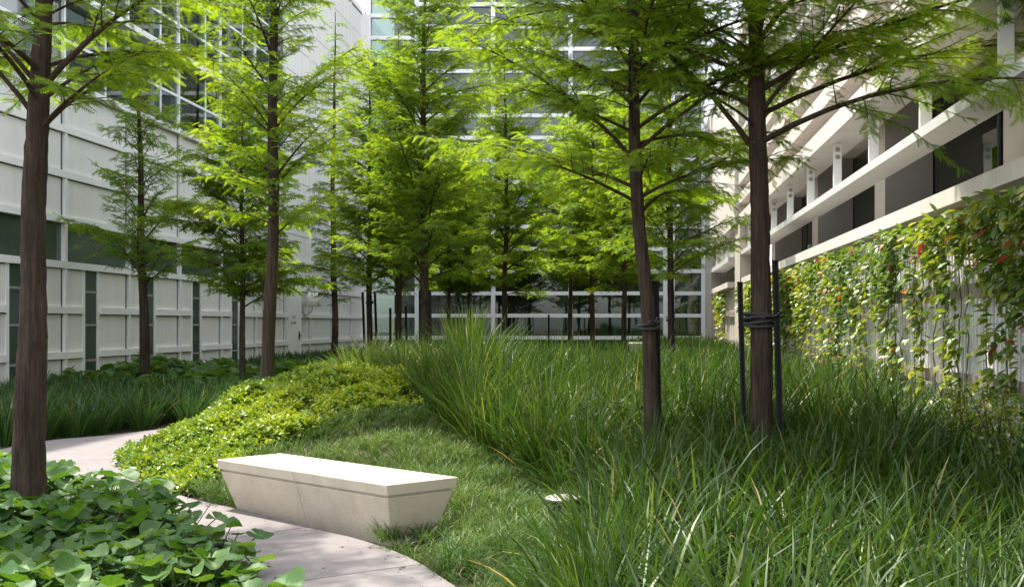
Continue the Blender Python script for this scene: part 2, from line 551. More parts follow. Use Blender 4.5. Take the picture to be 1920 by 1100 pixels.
for k in range(len(ys) - 1):
    a, b = ys[k], ys[k + 1]
    far = k >= 8
    # vertical mullions
    lpart("mullion", XL - .08, XL + .055, a - .05, a + .05, -.1, ROW(4) if not far else ROW(TOPJ), M["rail"] if not far else M["white"])
    # fence-height rows
    for j in range(-3, 0):
        z0, z1 = max(ROW(j), -.1) + .06, ROW(j + 1) - .098  # panels stop short; the dark line stands in for rail shadow
        if k < 7:
            s0, s1 = a + .80, a + 1.45
            for (p, q) in ((a + .05, s0 - .06), (s1 + .06, b - .05 - SHADE_GAP)):
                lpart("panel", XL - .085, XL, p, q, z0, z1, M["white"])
        elif k == 8:
            lpart("panel", XL - .085, XL, a + 1.75, b - .05 - SHADE_GAP, z0, z1, M["white"])
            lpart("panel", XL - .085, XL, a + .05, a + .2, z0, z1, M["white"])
        else:
            mid = a + .8 if k == 7 else None
            if mid:
                lpart("panel", XL - .085, XL, a + .05, mid - .05 - SHADE_GAP, z0, z1, M["white"])
                lpart("panel", XL - .085, XL, mid + .05, b - .05 - SHADE_GAP, z0, z1, M["white"])
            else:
                lpart("panel", XL - .085, XL, a + .05, b - .05 - SHADE_GAP, z0, z1, M["white"])
    if k < 7:
        for s in (a + .80, a + 1.45):
            lpart("slit_post", XL - .08, XL + .02, s - .055, s + .055, -.1, ROW(0) - .07, M["rail"])
        lpart("slit_glass", XL - .083, XL - .004, a + .857, a + 1.393, -.1, ROW(0) - .075, M["spandrel"])
        for z in (.75, 1.55, 2.3):
            lpart("slit_bar", XL - .006, XL + .012, a + .86, a + 1.39, z, z + .05, M["grey_wall"])
    if k == 7:
        lpart("mullion", XL - .08, XL + .05, a + .75, a + .85, -.1, ROW(0) - .07, M["rail"])
    # upper rows
    for j in range(0, TOPJ):
        z0, z1 = ROW(j) + .06, ROW(j + 1) - (.07 if (not far and (j == 0 or j >= 4)) else .098)
        if not far and j == 0:
            lpart("window_pane", XL - .075, XL - .04, a + .05, b - .05, z0, z1, M["spandrel"])
        elif not far and j >= 4:
            h = (a + b) / 2
            lpart("window_pane", XL - .075, XL - .04, a + .05, b - .05, z0 - .04, z1 + .04, M["glass_green"])
        elif far and j >= 1:
            lpart("panel", XL - .085, XL, a + .06, b - .06, ROW(j) + .012, ROW(j + 1) - .012, M["white"])
        else:
            lpart("panel", XL - .085, XL, a + .05, b - .05 - SHADE_GAP, z0, z1, M["white"])
    if not far:
        lpart("window_mullion", XL - .1, XL + .02, a - .04, a + .04, ROW(4) + .07, ROW(TOPJ), M["mullion"])
        lpart("window_mullion", XL - .1, XL - .02, a + 1.84, a + 1.90, ROW(4) + .07, ROW(TOPJ), M["mullion"])
for j in (-2, -1, 0, 1, 2, 3):
    ye = YK[8] if j > 1 else YEND
    if j < 0:
        # rails stop at the glass slits
        cuts = [Y0]
        for k in range(7):
            cuts += [YK[k] + .745, YK[k] + 1.505]
        cuts += [YK[8] + .25, YK[8] + 1.70, YEND]
        for q in range(0, len(cuts), 2):
            lpart("rail", XL - .08, XL + .07, cuts[q], cuts[q + 1], ROW(j) - .075, ROW(j) + .075, M["rail"])
    else:
        lpart("rail", XL - .08, XL + .07, Y0, ye, ROW(j) - .075, ROW(j) + .075, M["rail"])
lpart("parapet_ledge", XL - .1, XL + .16, Y0, YK[8], ROW(4) - .08, ROW(4) + .06, M["rail"])
lpart("window_ledge", XL - .1, XL + .30, Y0, YK[8], ROW(6) - .07, ROW(6) + .07, M["rail"])
for j in (5, 7, 8, 9, 10, 11, 12):
    lpart("window_transom", XL - .1, XL - .01, Y0, YK[8], ROW(j) - .035, ROW(j) + .035, M["mullion"])
# corner post against the glass facade
lpart("corner_post", XL - .05, XL + .30, YEND - .2, YEND + .1, -.1, ROW(TOPJ), M["rail"])
# door with lettering and handle
door = lpart("door", XL - .085, XL + .035, YK[8] + .32, YK[8] + 1.62, .25, ROW(0) - .08, M["rail"])
door.scale = (1, 1, 1)
door.data = boxes("door", [(-.06, .06, -.65, .65, -1.275, 1.275)], M["rail"])
hm = boxes("handle", [(0, .03, -.03, .03, -.14, .14), (.03, .07, -.015, .015, -.02, .02), (.07, .09, -.12, .015, -.02, .02)], M["black"])
link("handle", hm, door, (.06, .53, -.35))


def text_mesh(txt, size, mat):
    cu = bpy.data.curves.new("lettering", 'FONT')
    cu.body = txt
    cu.size = size
    cu.align_x = 'CENTER'
    cu.extrude = .004
    o = bpy.data.objects.new("tmp_text", cu)
    col.objects.link(o)
    dg = bpy.context.evaluated_depsgraph_get()
    me = bpy.data.meshes.new_from_object(o.evaluated_get(dg))
    bpy.data.objects.remove(o)
    me.name = "lettering"
    me.materials.clear()
    me.materials.append(mat)
    return me


for s, x, z in (("NOT", -.05, .27), ("AN", -.28, .07), ("EXIT", .06, .07)):
    link("lettering", text_mesh(s, .15, M["red"]), door, (.065, x, z), (radians(90), 0, radians(90)))
for s in (-.71, .71):
    lpart("door_post", XL - .08, XL + .06, YK[8] + .97 + s - .05, YK[8] + .97 + s + .05, 0, ROW(0) - .08, M["rail"])

# wall lamp beside the door
lamp = empty("wall_lamp", (XL + .03, YK[8] + 2.05, 2.15), "small white shaded wall lamp beside the white door", "lamp")
th = np.arange(24) * 2 * pi / 24


def lathe(prof, mat, name, n=24, smooth=True):
    th = np.arange(n) * 2 * pi / n
    V = np.concatenate([np.column_stack([r * np.cos(th), r * np.sin(th), np.full(n, z)]) for r, z in prof])
    F = []
    for k in range(len(prof) - 1):
        for q in range(n):
            F.append((k * n + q, k * n + (q + 1) % n, (k + 1) * n + (q + 1) % n, (k + 1) * n + q))
    return mesh_np(name, V, [np.array(F)], mat, smooth)


link("lamp_shade", lathe([(.30, 0), (.31, .0), (.16, .58), (.02, .6), (.02, .58), (.15, .56), (.29, .01)], M["lampwhite"], "lamp_shade"), lamp, (.34, 0, .1))
V, F = tube([(0, 0, -.2), (.1, 0, -.2), (.3, 0, -.1), (.34, 0, .1), (.34, 0, .4)], [.02] * 5, 8)
link("lamp_arm", mesh_np("lamp_arm", V, [F], M["metal"], True), lamp)
link("wall_plate", boxes("wall_plate", [(-.03, .02, -.07, .07, -.32, -.08)], M["metal"]), lamp)

# ------------------------------------------------------------------ glass facade at the back
YB = 48.6
BF = empty("glass_building", (-4.5, YB, 0), "dark glass facade with white grid mullions closing the courtyard", "building")


def bpart(name, x0, x1, y0, y1, z0, z1, mat):
    return slab(name, x0 + 4.5, x1 + 4.5, y0 - YB, y1 - YB, z0, z1, mat, BF)


BXS = [-12.10, -9.91, -6.44, -2.92, 1.385]
BTOP = 19.0
zr = [.97 + 1.01 * j for j in range(0, 18)]
bpart("interior_wall", -12.3, 3.4, YB + 6, YB + 6.3, 0, BTOP, M["inner"])
for z in (.0, 4.4, 8.9, 13.4, 18.0):
    bpart("floor_slab", -12.3, 3.4, YB + .35, YB + 6, z, z + .35, M["inner"])
bpart("roof", -12.3, 3.4, YB, YB + 6.3, BTOP, BTOP + .3, M["rail"])
for x in (-11, -7.2, -3.4, .4):
    bpart("column", x - .25, x + .25, YB + 2.2, YB + 2.7, .35, BTOP, M["white"])
for x, z0, z1 in ((-11.4, 4.75, 8.9), (-8.6, 4.75, 8.8), (-5.6, 9.3, 13.3), (-1.6, 4.8, 8.8), (-8.3, 9.3, 13.2), (-4.9, 13.8, 17.8), (-6.1, .4, 3.5), (-.4, .4, 3.4)):
    bpart("blind", x - .55, x + .75, YB + .5, YB + .54, z0 + .4, z1, M["shelf"])
bpart("plinth", -12.3, 3.2, YB - .02, YB + .3, -.2, .45, M["joint"])
rows = [.45] + zr
for c in range(len(BXS) - 1):
    x0, x1 = BXS[c], BXS[c + 1]
    off = .5 if c == 0 else 0
    rr = [z if z < 9 else z + off for z in rows]
    for q in range(len(rr)):
        z0 = rr[q]; z1 = rr[q + 1] if q + 1 < len(rr) else BTOP
        bpart("window_pane", x0 + .09, x1 - .09, YB + .06, YB + .09, z0 + .05, z1 - .05, M["glass"])
        if q: bpart("transom", x0 + .09, x1 - .09, YB - .09, YB + .15, z0 - .085, z0 + .085, M["mullion"])
    bpart("mullion", x0 - .09, x0 + .09, YB - .12, YB + .2, .3, BTOP, M["mullion"])
bpart("mullion", 1.385 - .09, 1.82, YB - .14, YB + .2, .3, BTOP, M["mullion"])
for q in range(len(rows)):
    z0 = rows[q] - .0; z1 = rows[q + 1] if q + 1 < len(rows) else BTOP
    bpart("window_pane", 1.82, 3.03, YB + .06, YB + .09, z0 + .05, z1 - .05, M["glass"])
    if q: bpart("transom", 1.82, 3.03, YB - .09, YB + .15, z0 - .085, z0 + .085, M["mullion"])
bpart("mullion", 3.03, 3.2, YB - .12, YB + .2, .3, BTOP, M["mullion"])

# ------------------------------------------------------------------ right building: concrete ledges, shelves and openings
XR = 3.25
RB = empty("concrete_building", (XR, 25, 0), "pale concrete building with long ledges and dark openings on the right", "building")


def rpart(name, x0, x1, y0, y1, z0, z1, mat, parent=None):
    return slab(name, x0 - XR, x1 - XR, y0 - 25, y1 - 25, z0, z1, mat, parent or RB)


NEAR0 = 3.0
for lev in (0, 3.68):
    stones = [NEAR0, 4.4, 10.0, 15.6, 21.2, 26.8, 32.5]
    for a, b in zip(stones[:-1], stones[1:]):
        rpart("coping_stone", XR, XR + .5, a + .004, b - .004, 2.83 + lev, 3.0 + lev, M["beige_lit"])
    rpart("shelf", XR, XR + .40, NEAR0, 33.0, 3.715 + lev, 3.83 + lev, M["shelf"])
    bolt = lathe([(0.0, .012), (.022, .012), (.026, .0), (.045, .0), (.045, -.006)], M["metal"], "bolt", 12, False)
    for k in range(-2, 9):
        y = 10.0 + 2.78 * k
        fin = rpart("bracket_fin", XR + .17, XR + .31, y, y + .06, 3.832 + lev, 4.698 + lev, M["rail"])
        fin.data = boxes("bracket_fin", [(-.07, .07, -.03, .03, -.433, .433)], M["rail"]); fin.scale = (1, 1, 1)
        if lev == 0:
            for z in (.20, .33):
                link("bolt", bolt, fin, (0.0, -.031, z), (radians(90), 0, 0))
    for y in (4.6, 10.85, 17.06, 23.3, 30.4):
        rpart("column", XR + .75, XR + 1.52, y, y + .72, 2.0 + lev, 5.2 + lev, M["beige"])
        rpart("reveal_wall", XR + .752, XR + 1.515, y - .02, y, 2.0 + lev, 5.2 + lev, M["grey_wall"])
    ww = [NEAR0, 4.6, 10.85, 17.06, 23.3, 29.5, 33.4]
    for a, b in zip(ww[:-1], ww[1:]):
        rpart("window_pane", XR + 1.53, XR + 1.55, a + .05, (a + b) / 2 - .03, 2.0 + lev, 5.2 + lev, M["glass"])
        rpart("window_pane", XR + 1.53, XR + 1.55, (a + b) / 2 + .03, b - .05, 2.0 + lev, 5.2 + lev, M["glass"])
        rpart("window_frame", XR + 1.5, XR + 1.58, (a + b) / 2 - .03, (a + b) / 2 + .03, 2.0 + lev, 5.2 + lev, M["joint"])
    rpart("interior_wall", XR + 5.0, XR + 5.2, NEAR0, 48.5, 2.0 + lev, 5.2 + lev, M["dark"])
    rpart("floor_slab", XR + .45, XR + 5.2, NEAR0, 48.5, 1.8 + lev, 2.0 + lev, M["grey_wall"])
    rpart("ceiling", XR + .62, XR + 5.2, NEAR0, 48.5, 5.2 + lev, 5.38 + lev, M["beige"])
    # fascia of stacked projecting beams, each in stones
    st_ = [NEAR0, 6.3, 12.5, 18.7, 24.9, 31.1, 33.4]
    for a, b in zip(st_[:-1], st_[1:]):
        for q, z in enumerate((4.70, 5.32, 5.94)):
            rpart("fascia_beam", XR + .0, XR + .6, a + .006, b - .006, z + lev, z + .30 + lev, M["beige_lit"])
    rpart("fascia_backing", XR + .42, XR + .61, NEAR0, 33.4, 5.002 + lev, 6.5 + lev, M["beige"])
rpart("roof", XR - .05, XR + 5.3, NEAR0, 48.6, 10.3, 10.6, M["beige_lit"])
# lower wall behind the trellis: plain strip above, fluted panels, plinth
rpart("wall", XR + .22, XR + .5, NEAR0, 32.5, -.2, 2.82, M["beige_lit"])
fl = [NEAR0 + 2.95 * q for q in range(11)]
for a, b in zip(fl[:-1], fl[1:]):
    lst = []
    m = int((b - a - .3) / .12)
    for q in range(m):
        y = a + .2 + q * .12
        lst.append((XR + .165, XR + .219, y - 25, y - 25 + .07, .35, 2.55))
    lst = [(x0 - XR, x1 - XR, y0, y1, z0, z1) for x0, x1, y0, y1, z0, z1 in lst]
    link("fluted_panel", boxes("fluted_panel", lst, M["rail"]), RB)
    rpart("pilaster", XR + .10, XR + .218, a - .13, a + .15, -.1, 2.70, M["beige_lit"])
# far bay beyond the step in the wall
rpart("pier", XR - .02, XR + .8, 32.75, 34.4, -.2, 4.695, M["beige"])
rpart("end_pier", XR - .05, XR + .8, 44.6, 48.7, -.2, 10.3, M["beige"])
rpart("wall", XR + .15, XR + .5, 34.4, 44.6, -.2, 2.853, M["beige"])
rpart("coping_stone", XR - .1, XR + .4, 36.2, 44.4, 2.83, 3.02, M["beige_lit"])
rpart("shelf", XR - .1, XR + .45, 36.0, 44.5, 3.70, 3.86, M["shelf"])
rpart("fascia_stone", XR - .12, XR + .6, 33.45, 44.58, 4.72, 6.6, M["beige_lit"])
rpart("wall", XR, XR + .5, 33.45, 44.58, 6.61, 10.3, M["beige_lit"])
for k in range(4):
    y = 36.6 + 2.2 * k
    rpart("bracket_fin", XR + .05, XR + .3, y, y + .1, 3.862, 4.718, M["rail"])
rpart("reveal_wall", XR + .6, XR + .7, 34.4, 44.6, 2.85, 4.72, M["grey_wall"])
rpart("window_pane", XR + .56, XR + .59, 38.0, 43.0, 2.9, 4.7, M["glass_green"])

# trellis on the lower wall
TR = empty("trellis", (XR, 20, 0), "wire trellis with taupe rails on the right garden wall", "trellis")
for z in (1.03, 1.93):
    slab("rail", .06, .10, 3.2 - 20, 32.3 - 20, z - .07, z + .07, M["rail_brown"], TR)
V, F = tube([(0, 0, .3), (0, 0, 2.75)], [.004, .004], 5)
wm = mesh_np("vertical_wire", V, [F], M["wire"])
for q in range(64):
    link("vertical_wire", wm, TR, (.02, 5.5 - 20 + q * .3, 0))
V, F = tube([(0, 0, 0), (0, 29, 0)], [.003, .003], 5)
wm = mesh_np("horizontal_wire", V, [F], M["wire"])
for z in (.7, 1.3, 1.6, 2.25, 2.55):
    link("horizontal_wire", wm, TR, (.015, 3.2 - 20, z))
TR2 = empty("trellis", (XR, 40, 0), "small wire trellis on the far pale wall by the glass corner", "trellis")
for z in (1.0, 1.95):
    slab("rail", .04, .10, -5.4, 4.4, z - .06, z + .06, M["rail_brown"], TR2)
V, F = tube([(0, 0, .3), (0, 0, 2.75)], [.006, .006], 5)
wm = mesh_np("vertical_wire", V, [F], M["wire"])
for q in range(16):
    link("vertical_wire", wm, TR2, (.02, -5.2 + q * .6, 0))

# ------------------------------------------------------------------ bench
def frustum(name, P0, P1, mat, bev=.012):
    """block between bottom quad P0 and top quad P1, edges softened with a bevel"""
    import bmesh
    bm = bmesh.new()
    vs = [bm.verts.new(p) for p in list(P0) + list(P1)]
    for f in BOXF: bm.faces.new([vs[q] for q in f])
    bmesh.ops.recalc_face_normals(bm, faces=bm.faces)
    bmesh.ops.bevel(bm, geom=list(bm.edges), offset=bev, segments=2, affect='EDGES', profile=.6)
    me = bpy.data.meshes.new(name)
    bm.to_mesh(me); bm.free()
    me.materials.append(mat)
    return me


def make_bench(corners, ztop, zbot, label, seam=True):
    """corners: top A,B,C,D (x,y); tapered body of two halves, slab top with a groove under it"""
    A, B, C, D = [np.array(c[:2]) for c in corners]
    cen = (A + B + C + D) / 4
    u, v = norm(B - A), norm(C - B)
    e = empty("bench", (cen[0], cen[1], zbot), label, "bench")

    def quad(a, b, inset, z):
        """between fractions a..b of the length, inset from the edges (only at true ends)"""
        ia, ib = (inset if a == 0 else .0025), (inset if b == 1 else .0025)
        A0, B0 = A + (B - A) * a + u * ia + v * inset, A + (B - A) * b - u * ib + v * inset
        D0, C0 = D + (C - D) * a + u * ia - v * inset, D + (C - D) * b - u * ib - v * inset
        return [(p[0] - cen[0], p[1] - cen[1], z - zbot) for p in (A0, B0, C0, D0)]
    H = ztop - zbot
    sl = .13 / .45
    for a, b in (((0, .493), (.493, 1)) if seam else ((0, 1),)):
        link("seat_slab", frustum("seat_slab", quad(a, b, .010, ztop - .082), quad(a, b, 0, ztop), M["concrete"], .008), e)
        link("groove", frustum("groove", quad(a, b, .040, ztop - .104), quad(a, b, .040, ztop - .075), M["concrete"], .001), e)
        link("body", frustum("body", quad(a, b, .13, zbot - .03), quad(a, b, .022, ztop - .098), M["concrete"], .009), e)
    return e


make_bench((BA, BB, BC, BD), BT, 0.0, "tapered pale concrete bench with white sunlit top beside the path")
zb2 = gz(.1, 29) + .05
c0 = at(1178, 643, 30.)
make_bench([(c0[0], 30), (c0[0] + .75, 30), (c0[0] + .75, 32.2), (c0[0], 32.2)], c0[2], c0[2] - .6, "small far concrete bench half hidden in tall grass behind trunks", False)

# ground light in the mondo grass
gl = on(1056, 930, .21)
GL = empty("ground_light", (gl[0], gl[1], gz(gl[0], gl[1])), "round flat metal ground light lid sitting in low grass", "light")
hz = .21 - gz(gl[0], gl[1])
link("lid", lathe([(0.0, 0), (.135, 0), (.148, -.008), (.148, -.022), (.13, -.024)], M["metal"], "lid", 32, False), GL, (0, 0, hz))
link("housing", lathe([(.128, -.02), (.125, -.3)], M["black"], "housing", 24), GL, (0, 0, hz))
link("lens", lathe([(0.0, .004), (.085, .004), (.09, .0005)], M["grey_wall"], "lens", 24, False), GL, (0, 0, hz))

# ------------------------------------------------------------------ trees
def frond_template(pairs, wid, lw):
    """feather of leaflets along x (0..1), lateral y, one triangle each"""
    V, F = [(0, -.012, 0), (0, .012, 0), (1.0, 0, 0)], [(0, 1, 2)]
    for k in range(pairs):
        t = (k + .6) / (pairs + .3)
        l = wid * (1 - .75 * t ** 2.2) * (.65 + .35 * min(1, t * 4))
        for s in (-1, 1):
            q = len(V)
            V += [(t - lw, 0, 0), (t + lw, 0, 0), (t + l * .55, s * l, -.10 * l)]
            F.append((q, q + 1, q + 2) if s > 0 else (q + 1, q, q + 2))
    V = np.array(V, float)
    V[:, 2] -= .16 * V[:, 0] ** 2                       # droop towards the tip
    return V, np.array(F)


FRONDS = {"near": frond_template(8, .23, .047), "mid": frond_template(5, .25, .082), "far": frond_template(4, .27, .11)}


def grow_tree(seed, pts, H, r0, cb, Lmax, nprim, flen, twig_sp, frond_sp, elev=(32, 52), detail="mid", vis=99., prof=1.0, noise_amp=.02, bare=.12):
    """returns trunk, limb and crown meshes around a base at the origin.
    pts: trunk line offsets (k,3) from the base upward; cb: height of the lowest limb; vis: height above which only a coarse crown is grown"""
    r = np.random.default_rng(seed)
    pts = np.asarray(pts, float)
    hs = pts[:, 2]

    def trunk_at(h):
        return np.array([np.interp(h, hs, pts[:, 0]), np.interp(h, hs, pts[:, 1]), h])
    rad = lambda h: r0 * max(.04, (1 - h / H)) ** .75 * (1 + .35 * exp(-max(h, 0) / .22)) + .004
    # trunk
    nr, ns = int(H / .07), 20 if detail == "near" else 10
    hh = np.linspace(-.25, H, nr)
    th = np.arange(ns) * 2 * pi / ns
    c = np.array([trunk_at(h) for h in hh])
    c[:, 0] += .012 * np.sin(hh * 2.1 + seed) * (hh > .2); c[:, 1] += .012 * np.sin(hh * 1.7 + 2 * seed) * (hh > .2)
    R = np.array([rad(h) for h in hh])
    lob = 1 + .05 * np.sin(th * 3 + seed)[None] * np.exp(-np.clip(hh, 0, 9) / 1.2)[:, None] + noise_amp * r.standard_normal((nr, ns)) + .03 * np.sin(hh * 3.3 + seed)[:, None]
    V = np.stack([c[:, 0, None] + R[:, None] * lob * np.cos(th), c[:, 1, None] + R[:, None] * lob * np.sin(th), np.repeat(hh[:, None], ns, 1)], -1)
    a = np.arange(nr - 1)[:, None] * ns + np.arange(ns)[None]
    b = np.arange(nr - 1)[:, None] * ns + (np.arange(ns)[None] + 1) % ns
    TF = np.stack([a, b, b + ns, a + ns], -1).reshape(-1, 4)
    trunk = mesh_np("trunk", V.reshape(-1, 3), [TF], M["bark"], True)
    limbs = Acc()
    single = []
    fo, fd, fs, fl_, ft = [], [], [], [], []
    az = r.uniform(0, 6.28)
    for k in range(nprim):
        hue = r.normal(0, .13)
        f = min(.985, max(0, (k + r.uniform(-1.2, 2.0)) / nprim))
        h = cb + (H - .25 - cb) * f ** 1.0
        az += 2.39996 + r.uniform(-.4, .4)
        L = Lmax * ((1 - f) ** prof * .95 + .07) * (.55 + .45 * min(1, f * 7 + .35)) * r.choice([.5, .8, 1.0, 1.25]) * r.uniform(.85, 1.1)
        coarse = h > vis
        e0 = radians(r.uniform(elev[0] - 4, elev[1] + 10))
        e1 = e0 - radians(r.uniform(15, 40))
        P = [trunk_at(h)]
        m = 8
        a_ = az
        for q in range(m):
            e = e0 + (e1 - e0) * (q / m)
            a_ += r.uniform(-.09, .09)
            P.append(P[-1] + L / m * np.array([cos(e) * cos(a_), cos(e) * sin(a_), sin(e)]))
        P = np.array(P)
        rb = min(rad(h) * .36, .005 + .0090 * L)
        Rb = np.linspace(rb, .0025, m + 1)
        if detail == "near" and not coarse:
            lv, lf = tube(P, Rb, 6)
            single.append(mesh_np("limb", lv, [lf], M["twig"], True))
        else:
            limbs.add(*tube(P, Rb, 4))
        # twigs
        s = L * bare + .05
        side = 1
        seg = np.linalg.norm(np.diff(P, axis=0), axis=1)
        cum = np.concatenate([[0], np.cumsum(seg)])
        while s < L:
            t = s / L
            p0 = np.array([np.interp(s, cum, P[:, c_]) for c_ in range(3)])
            q = min(int(t * m), m - 1)
            d = norm(P[q + 1] - P[q])
            lat = norm(np.cross(d, [0, 0, 1.])) * side
            side = -side
            tl = (.18 + .36 * L * (1 - t) ** .7 * min(1, t * 5 + .3)) * r.uniform(.65, 1.2)
            dirn = norm(d * r.uniform(.45, 1.0) + lat * r.uniform(.55, 1.0) + np.array([0, 0, r.uniform(-.30, .50)]))
            kk = 4
            TP = [p0]
            for z in range(kk):
                dirn = norm(dirn + np.array([0, 0, -.09]) + r.normal(0, .07, 3))
                TP.append(TP[-1] + dirn * tl / kk)
            TP = np.array(TP)
            limbs.add(*tube(TP, np.linspace(min(.004 + .004 * tl, rb * .6), .0012, kk + 1), 3))
            # fronds along the twig
            sp = frond_sp * (2.0 if coarse else 1)
            nf = max(2, int(tl / sp))
            uu = (np.arange(nf) + r.uniform(.2, .9, nf)) / nf
            o = np.stack([np.interp(uu * kk, np.arange(kk + 1), TP[:, c_]) for c_ in range(3)], -1)
            qd = norm(TP[np.minimum((uu * kk).astype(int), kk - 1) + 1] - TP[np.minimum((uu * kk).astype(int), kk - 1)])
            la = norm(np.cross(qd, [0, 0, 1.])) * np.where(np.arange(nf) % 2 == 0, 1, -1)[:, None]
            dd = norm(qd * r.uniform(.3, .9, (nf, 1)) + la * r.uniform(.5, 1.0, (nf, 1)) + np.column_stack([np.zeros(nf), np.zeros(nf), r.uniform(-.75, .25, nf)]))
            fo.append(o); fd.append(dd)
            up = norm(np.array([0, 0, 1.]) + r.normal(0, .65, (nf, 3)))
            fs.append(norm(np.cross(up, dd)))
            fl_.append(flen * r.uniform(.65, 1.25, nf) * (1.5 if coarse else 1))
            ft.append(np.clip(r.normal(.30 + .5 * t * (.4 + .6 * uu) + hue, .17), 0, 1))
            s += twig_sp * r.uniform(.7, 1.3) * (1.6 if coarse else 1)
        # leading frond
        fo.append(P[-1:]); fd.append(norm(P[-1:] - P[-2:-1])); fs.append(norm(np.cross([[0, 0, 1.]], fd[-1]))); fl_.append(np.array([flen])); ft.append(np.array([.7]))
    fo, fd, fs, fl_, ft = map(np.concatenate, (fo, fd, fs, fl_, ft))
    fn = np.cross(fd, fs)
    TV, TFc = FRONDS[detail]
    V = fo[:, None] + fl_[:, None, None] * (TV[None, :, 0, None] * fd[:, None] + TV[None, :, 1, None] * fs[:, None] + TV[None, :, 2, None] * fn[:, None])
    F = (np.arange(len(fo))[:, None, None] * len(TV) + TFc[None]).reshape(-1, 3)
    return trunk, (limbs.mesh("twigs", M["twig"], True), single), (V.reshape(-1, 3), F, np.repeat(ft, len(TV)))


def place_tree(meshes, base, label, rz=0, s=1.0, leaf="needle", group="young cypress trees in the courtyard"):
    e = empty("cypress_tree", base, label, "tree", group)
    e.rotation_euler = (0, 0, rz)
    e.scale = (s, s, s)
    tr, (tw, single), cr = meshes
    link("trunk", tr, e)
    for me in single: link("limb", me, e)
    tag(link("twigs", tw, e), kind="stuff")
    tag(link("crown", cr, e), kind="stuff")
    return e


def finish(t, leaf="needle"):
    tr, li, (V, F, tint) = t
    return tr, li, mesh_np("crown", V, [F], M[leaf], False, tint)


def line(D, *pp):
    """trunk line through photo pixels at depth D, relative to its base on the ground"""
    P = np.array([at(px, py, D) for px, py in pp])
    b = np.array([P[0][0], D, gz(P[0][0], D)])
    P = P - b
    P[0][2] = -.3
    d = P[-1] - P[-2]
    P = np.vstack([P, P[-1] + d / max(d[2], .1) * 12])
    P[-1][0] = P[-2][0] * .8
    return b, P


# tree in the left foreground
b, P = line(8.26, (58, 985), (57, 800), (60, 600), (62, 400), (74, 200), (82, 0))
t = finish(grow_tree(11, P, 6.6, .115, 2.95, 2.0, 52, .118, .07, .022, (20, 46), "near", 4.8, .7, .035, .24))
place_tree(t, b, "dark trunked cypress in the left foreground rising from round leaved plants")
# tree at right with two stakes
DT2 = 9.9
b2, P = line(DT2, (1432, 885), (1429, 700), (1423, 500), (1424, 350), (1422, 200), (1416, 0))
t = finish(grow_tree(23, P, 9.5, .104, 2.75, 2.95, 78, .112, .07, .0225, (20, 48), "near", 5.0, .6, .03, .26))
place_tree(t, b2, "thick trunked cypress at right tied between two black stakes")
# slim tree left of it with one stake
DT3 = 10.0
b3, P = line(DT3, (1226, 880), (1219, 740), (1212, 560), (1200, 420), (1190, 250), (1183, 0))
t = finish(grow_tree(37, P, 9.0, .070, 2.35, 2.4, 94, .115, .068, .022, (12, 42), "near", 5.2, .6, .03, .2), "needle")
place_tree(t, b3, "slim cypress right of centre with one black stake behind its trunk")
# tree on the yellow green mound
b4, P = line(14.5, (500, 705), (507, 560), (514, 350), (512, 200), (511, 0))
t4 = finish(grow_tree(41, P, 9.5, .09, 2.15, 1.5, 70, .12, .08, .026, (24, 48), "mid", 5.5, .6), "needle")
place_tree(t4, b4, "cypress standing on top of the yellow green mound")

# shared trees of the grove
straight = [(0, 0, -.3), (.02, 0, 2), (-.05, .03, 5), (.04, 0, 11)]
GA = finish(grow_tree(51, straight, 10.5, .105, 2.3, 2.35, 96, .145, .092, .028, (26, 54), "mid", 99, .55))
GB = finish(grow_tree(52, straight, 9.6, .09, 2.2, 2.25, 90, .145, .092, .028, (24, 54), "mid", 99, .55))
GC = finish(grow_tree(53, straight, 8.0, .078, 2.2, 2.1, 78, .19, .10, .036, (20, 52), "far", 99, .5))
SP = finish(grow_tree(54, [(0, 0, -.3), (-.1, 0, 2.5), (-.2, 0, 9)], 7.6, .11, 2.1, 1.85, 50, .15, .085, .032, (38, 60), "mid", 99, .7, .02, .2), "needle_dark")
NA = finish(grow_tree(55, straight, 11.8, .11, 2.0, 1.3, 96, .17, .10, .038, (10, 30), "mid", 99, .7), "needle_dark")


def grove(meshes, px, D, label, rz, s=1.0):
    x = (px - CX) * D / FPX
    return place_tree(meshes, (x, D, gz(x, D)), label, rz, s)


grove(SP, 276, 23.2, "airy sparse cypress in front of the left white panels", .3)
grove(GC, 455, 22.5, "thin cypress just left of the mound tree by the panel wall", 2.0, .85)
grove(NA, 627, 36.0, "tall narrow cypress nearest the white wall lamp", 1.0)
grove(GB, 693, 30.5, "staked cypress beside the corner where white wall meets glass", 2.6, .95)
grove(GA, 748, 30.0, "staked cypress second from the glass corner", 4.4, .92)
grove(GA, 796, 24.0, "big cypress in the middle of the grove with two stakes", .4, 1.0)
grove(GC, 842, 41.0, "thin far cypress left of the pair before the glass facade", 1.9, 1.0)
grove(GC, 879, 42.0, "thin far cypress right of the pair before the glass facade", 5.0, 1.0)
grove(GB, 947, 29.0, "single straight cypress centred before the second glass bay", 3.4, .93)
grove(GC, 1069, 40.0, "slender cypress left of the far right trio", .8, 1.15)
grove(GC, 1111, 36.0, "slender cypress in the middle of the far right trio", 3.0, 1.15)
grove(GB, 1170, 33.0, "slender staked cypress right of the far right trio", 5.5, .95)
grove(GB, 1258, 24.0, "pale trunked cypress between the two near right trees with one stake", 1.2, .95)

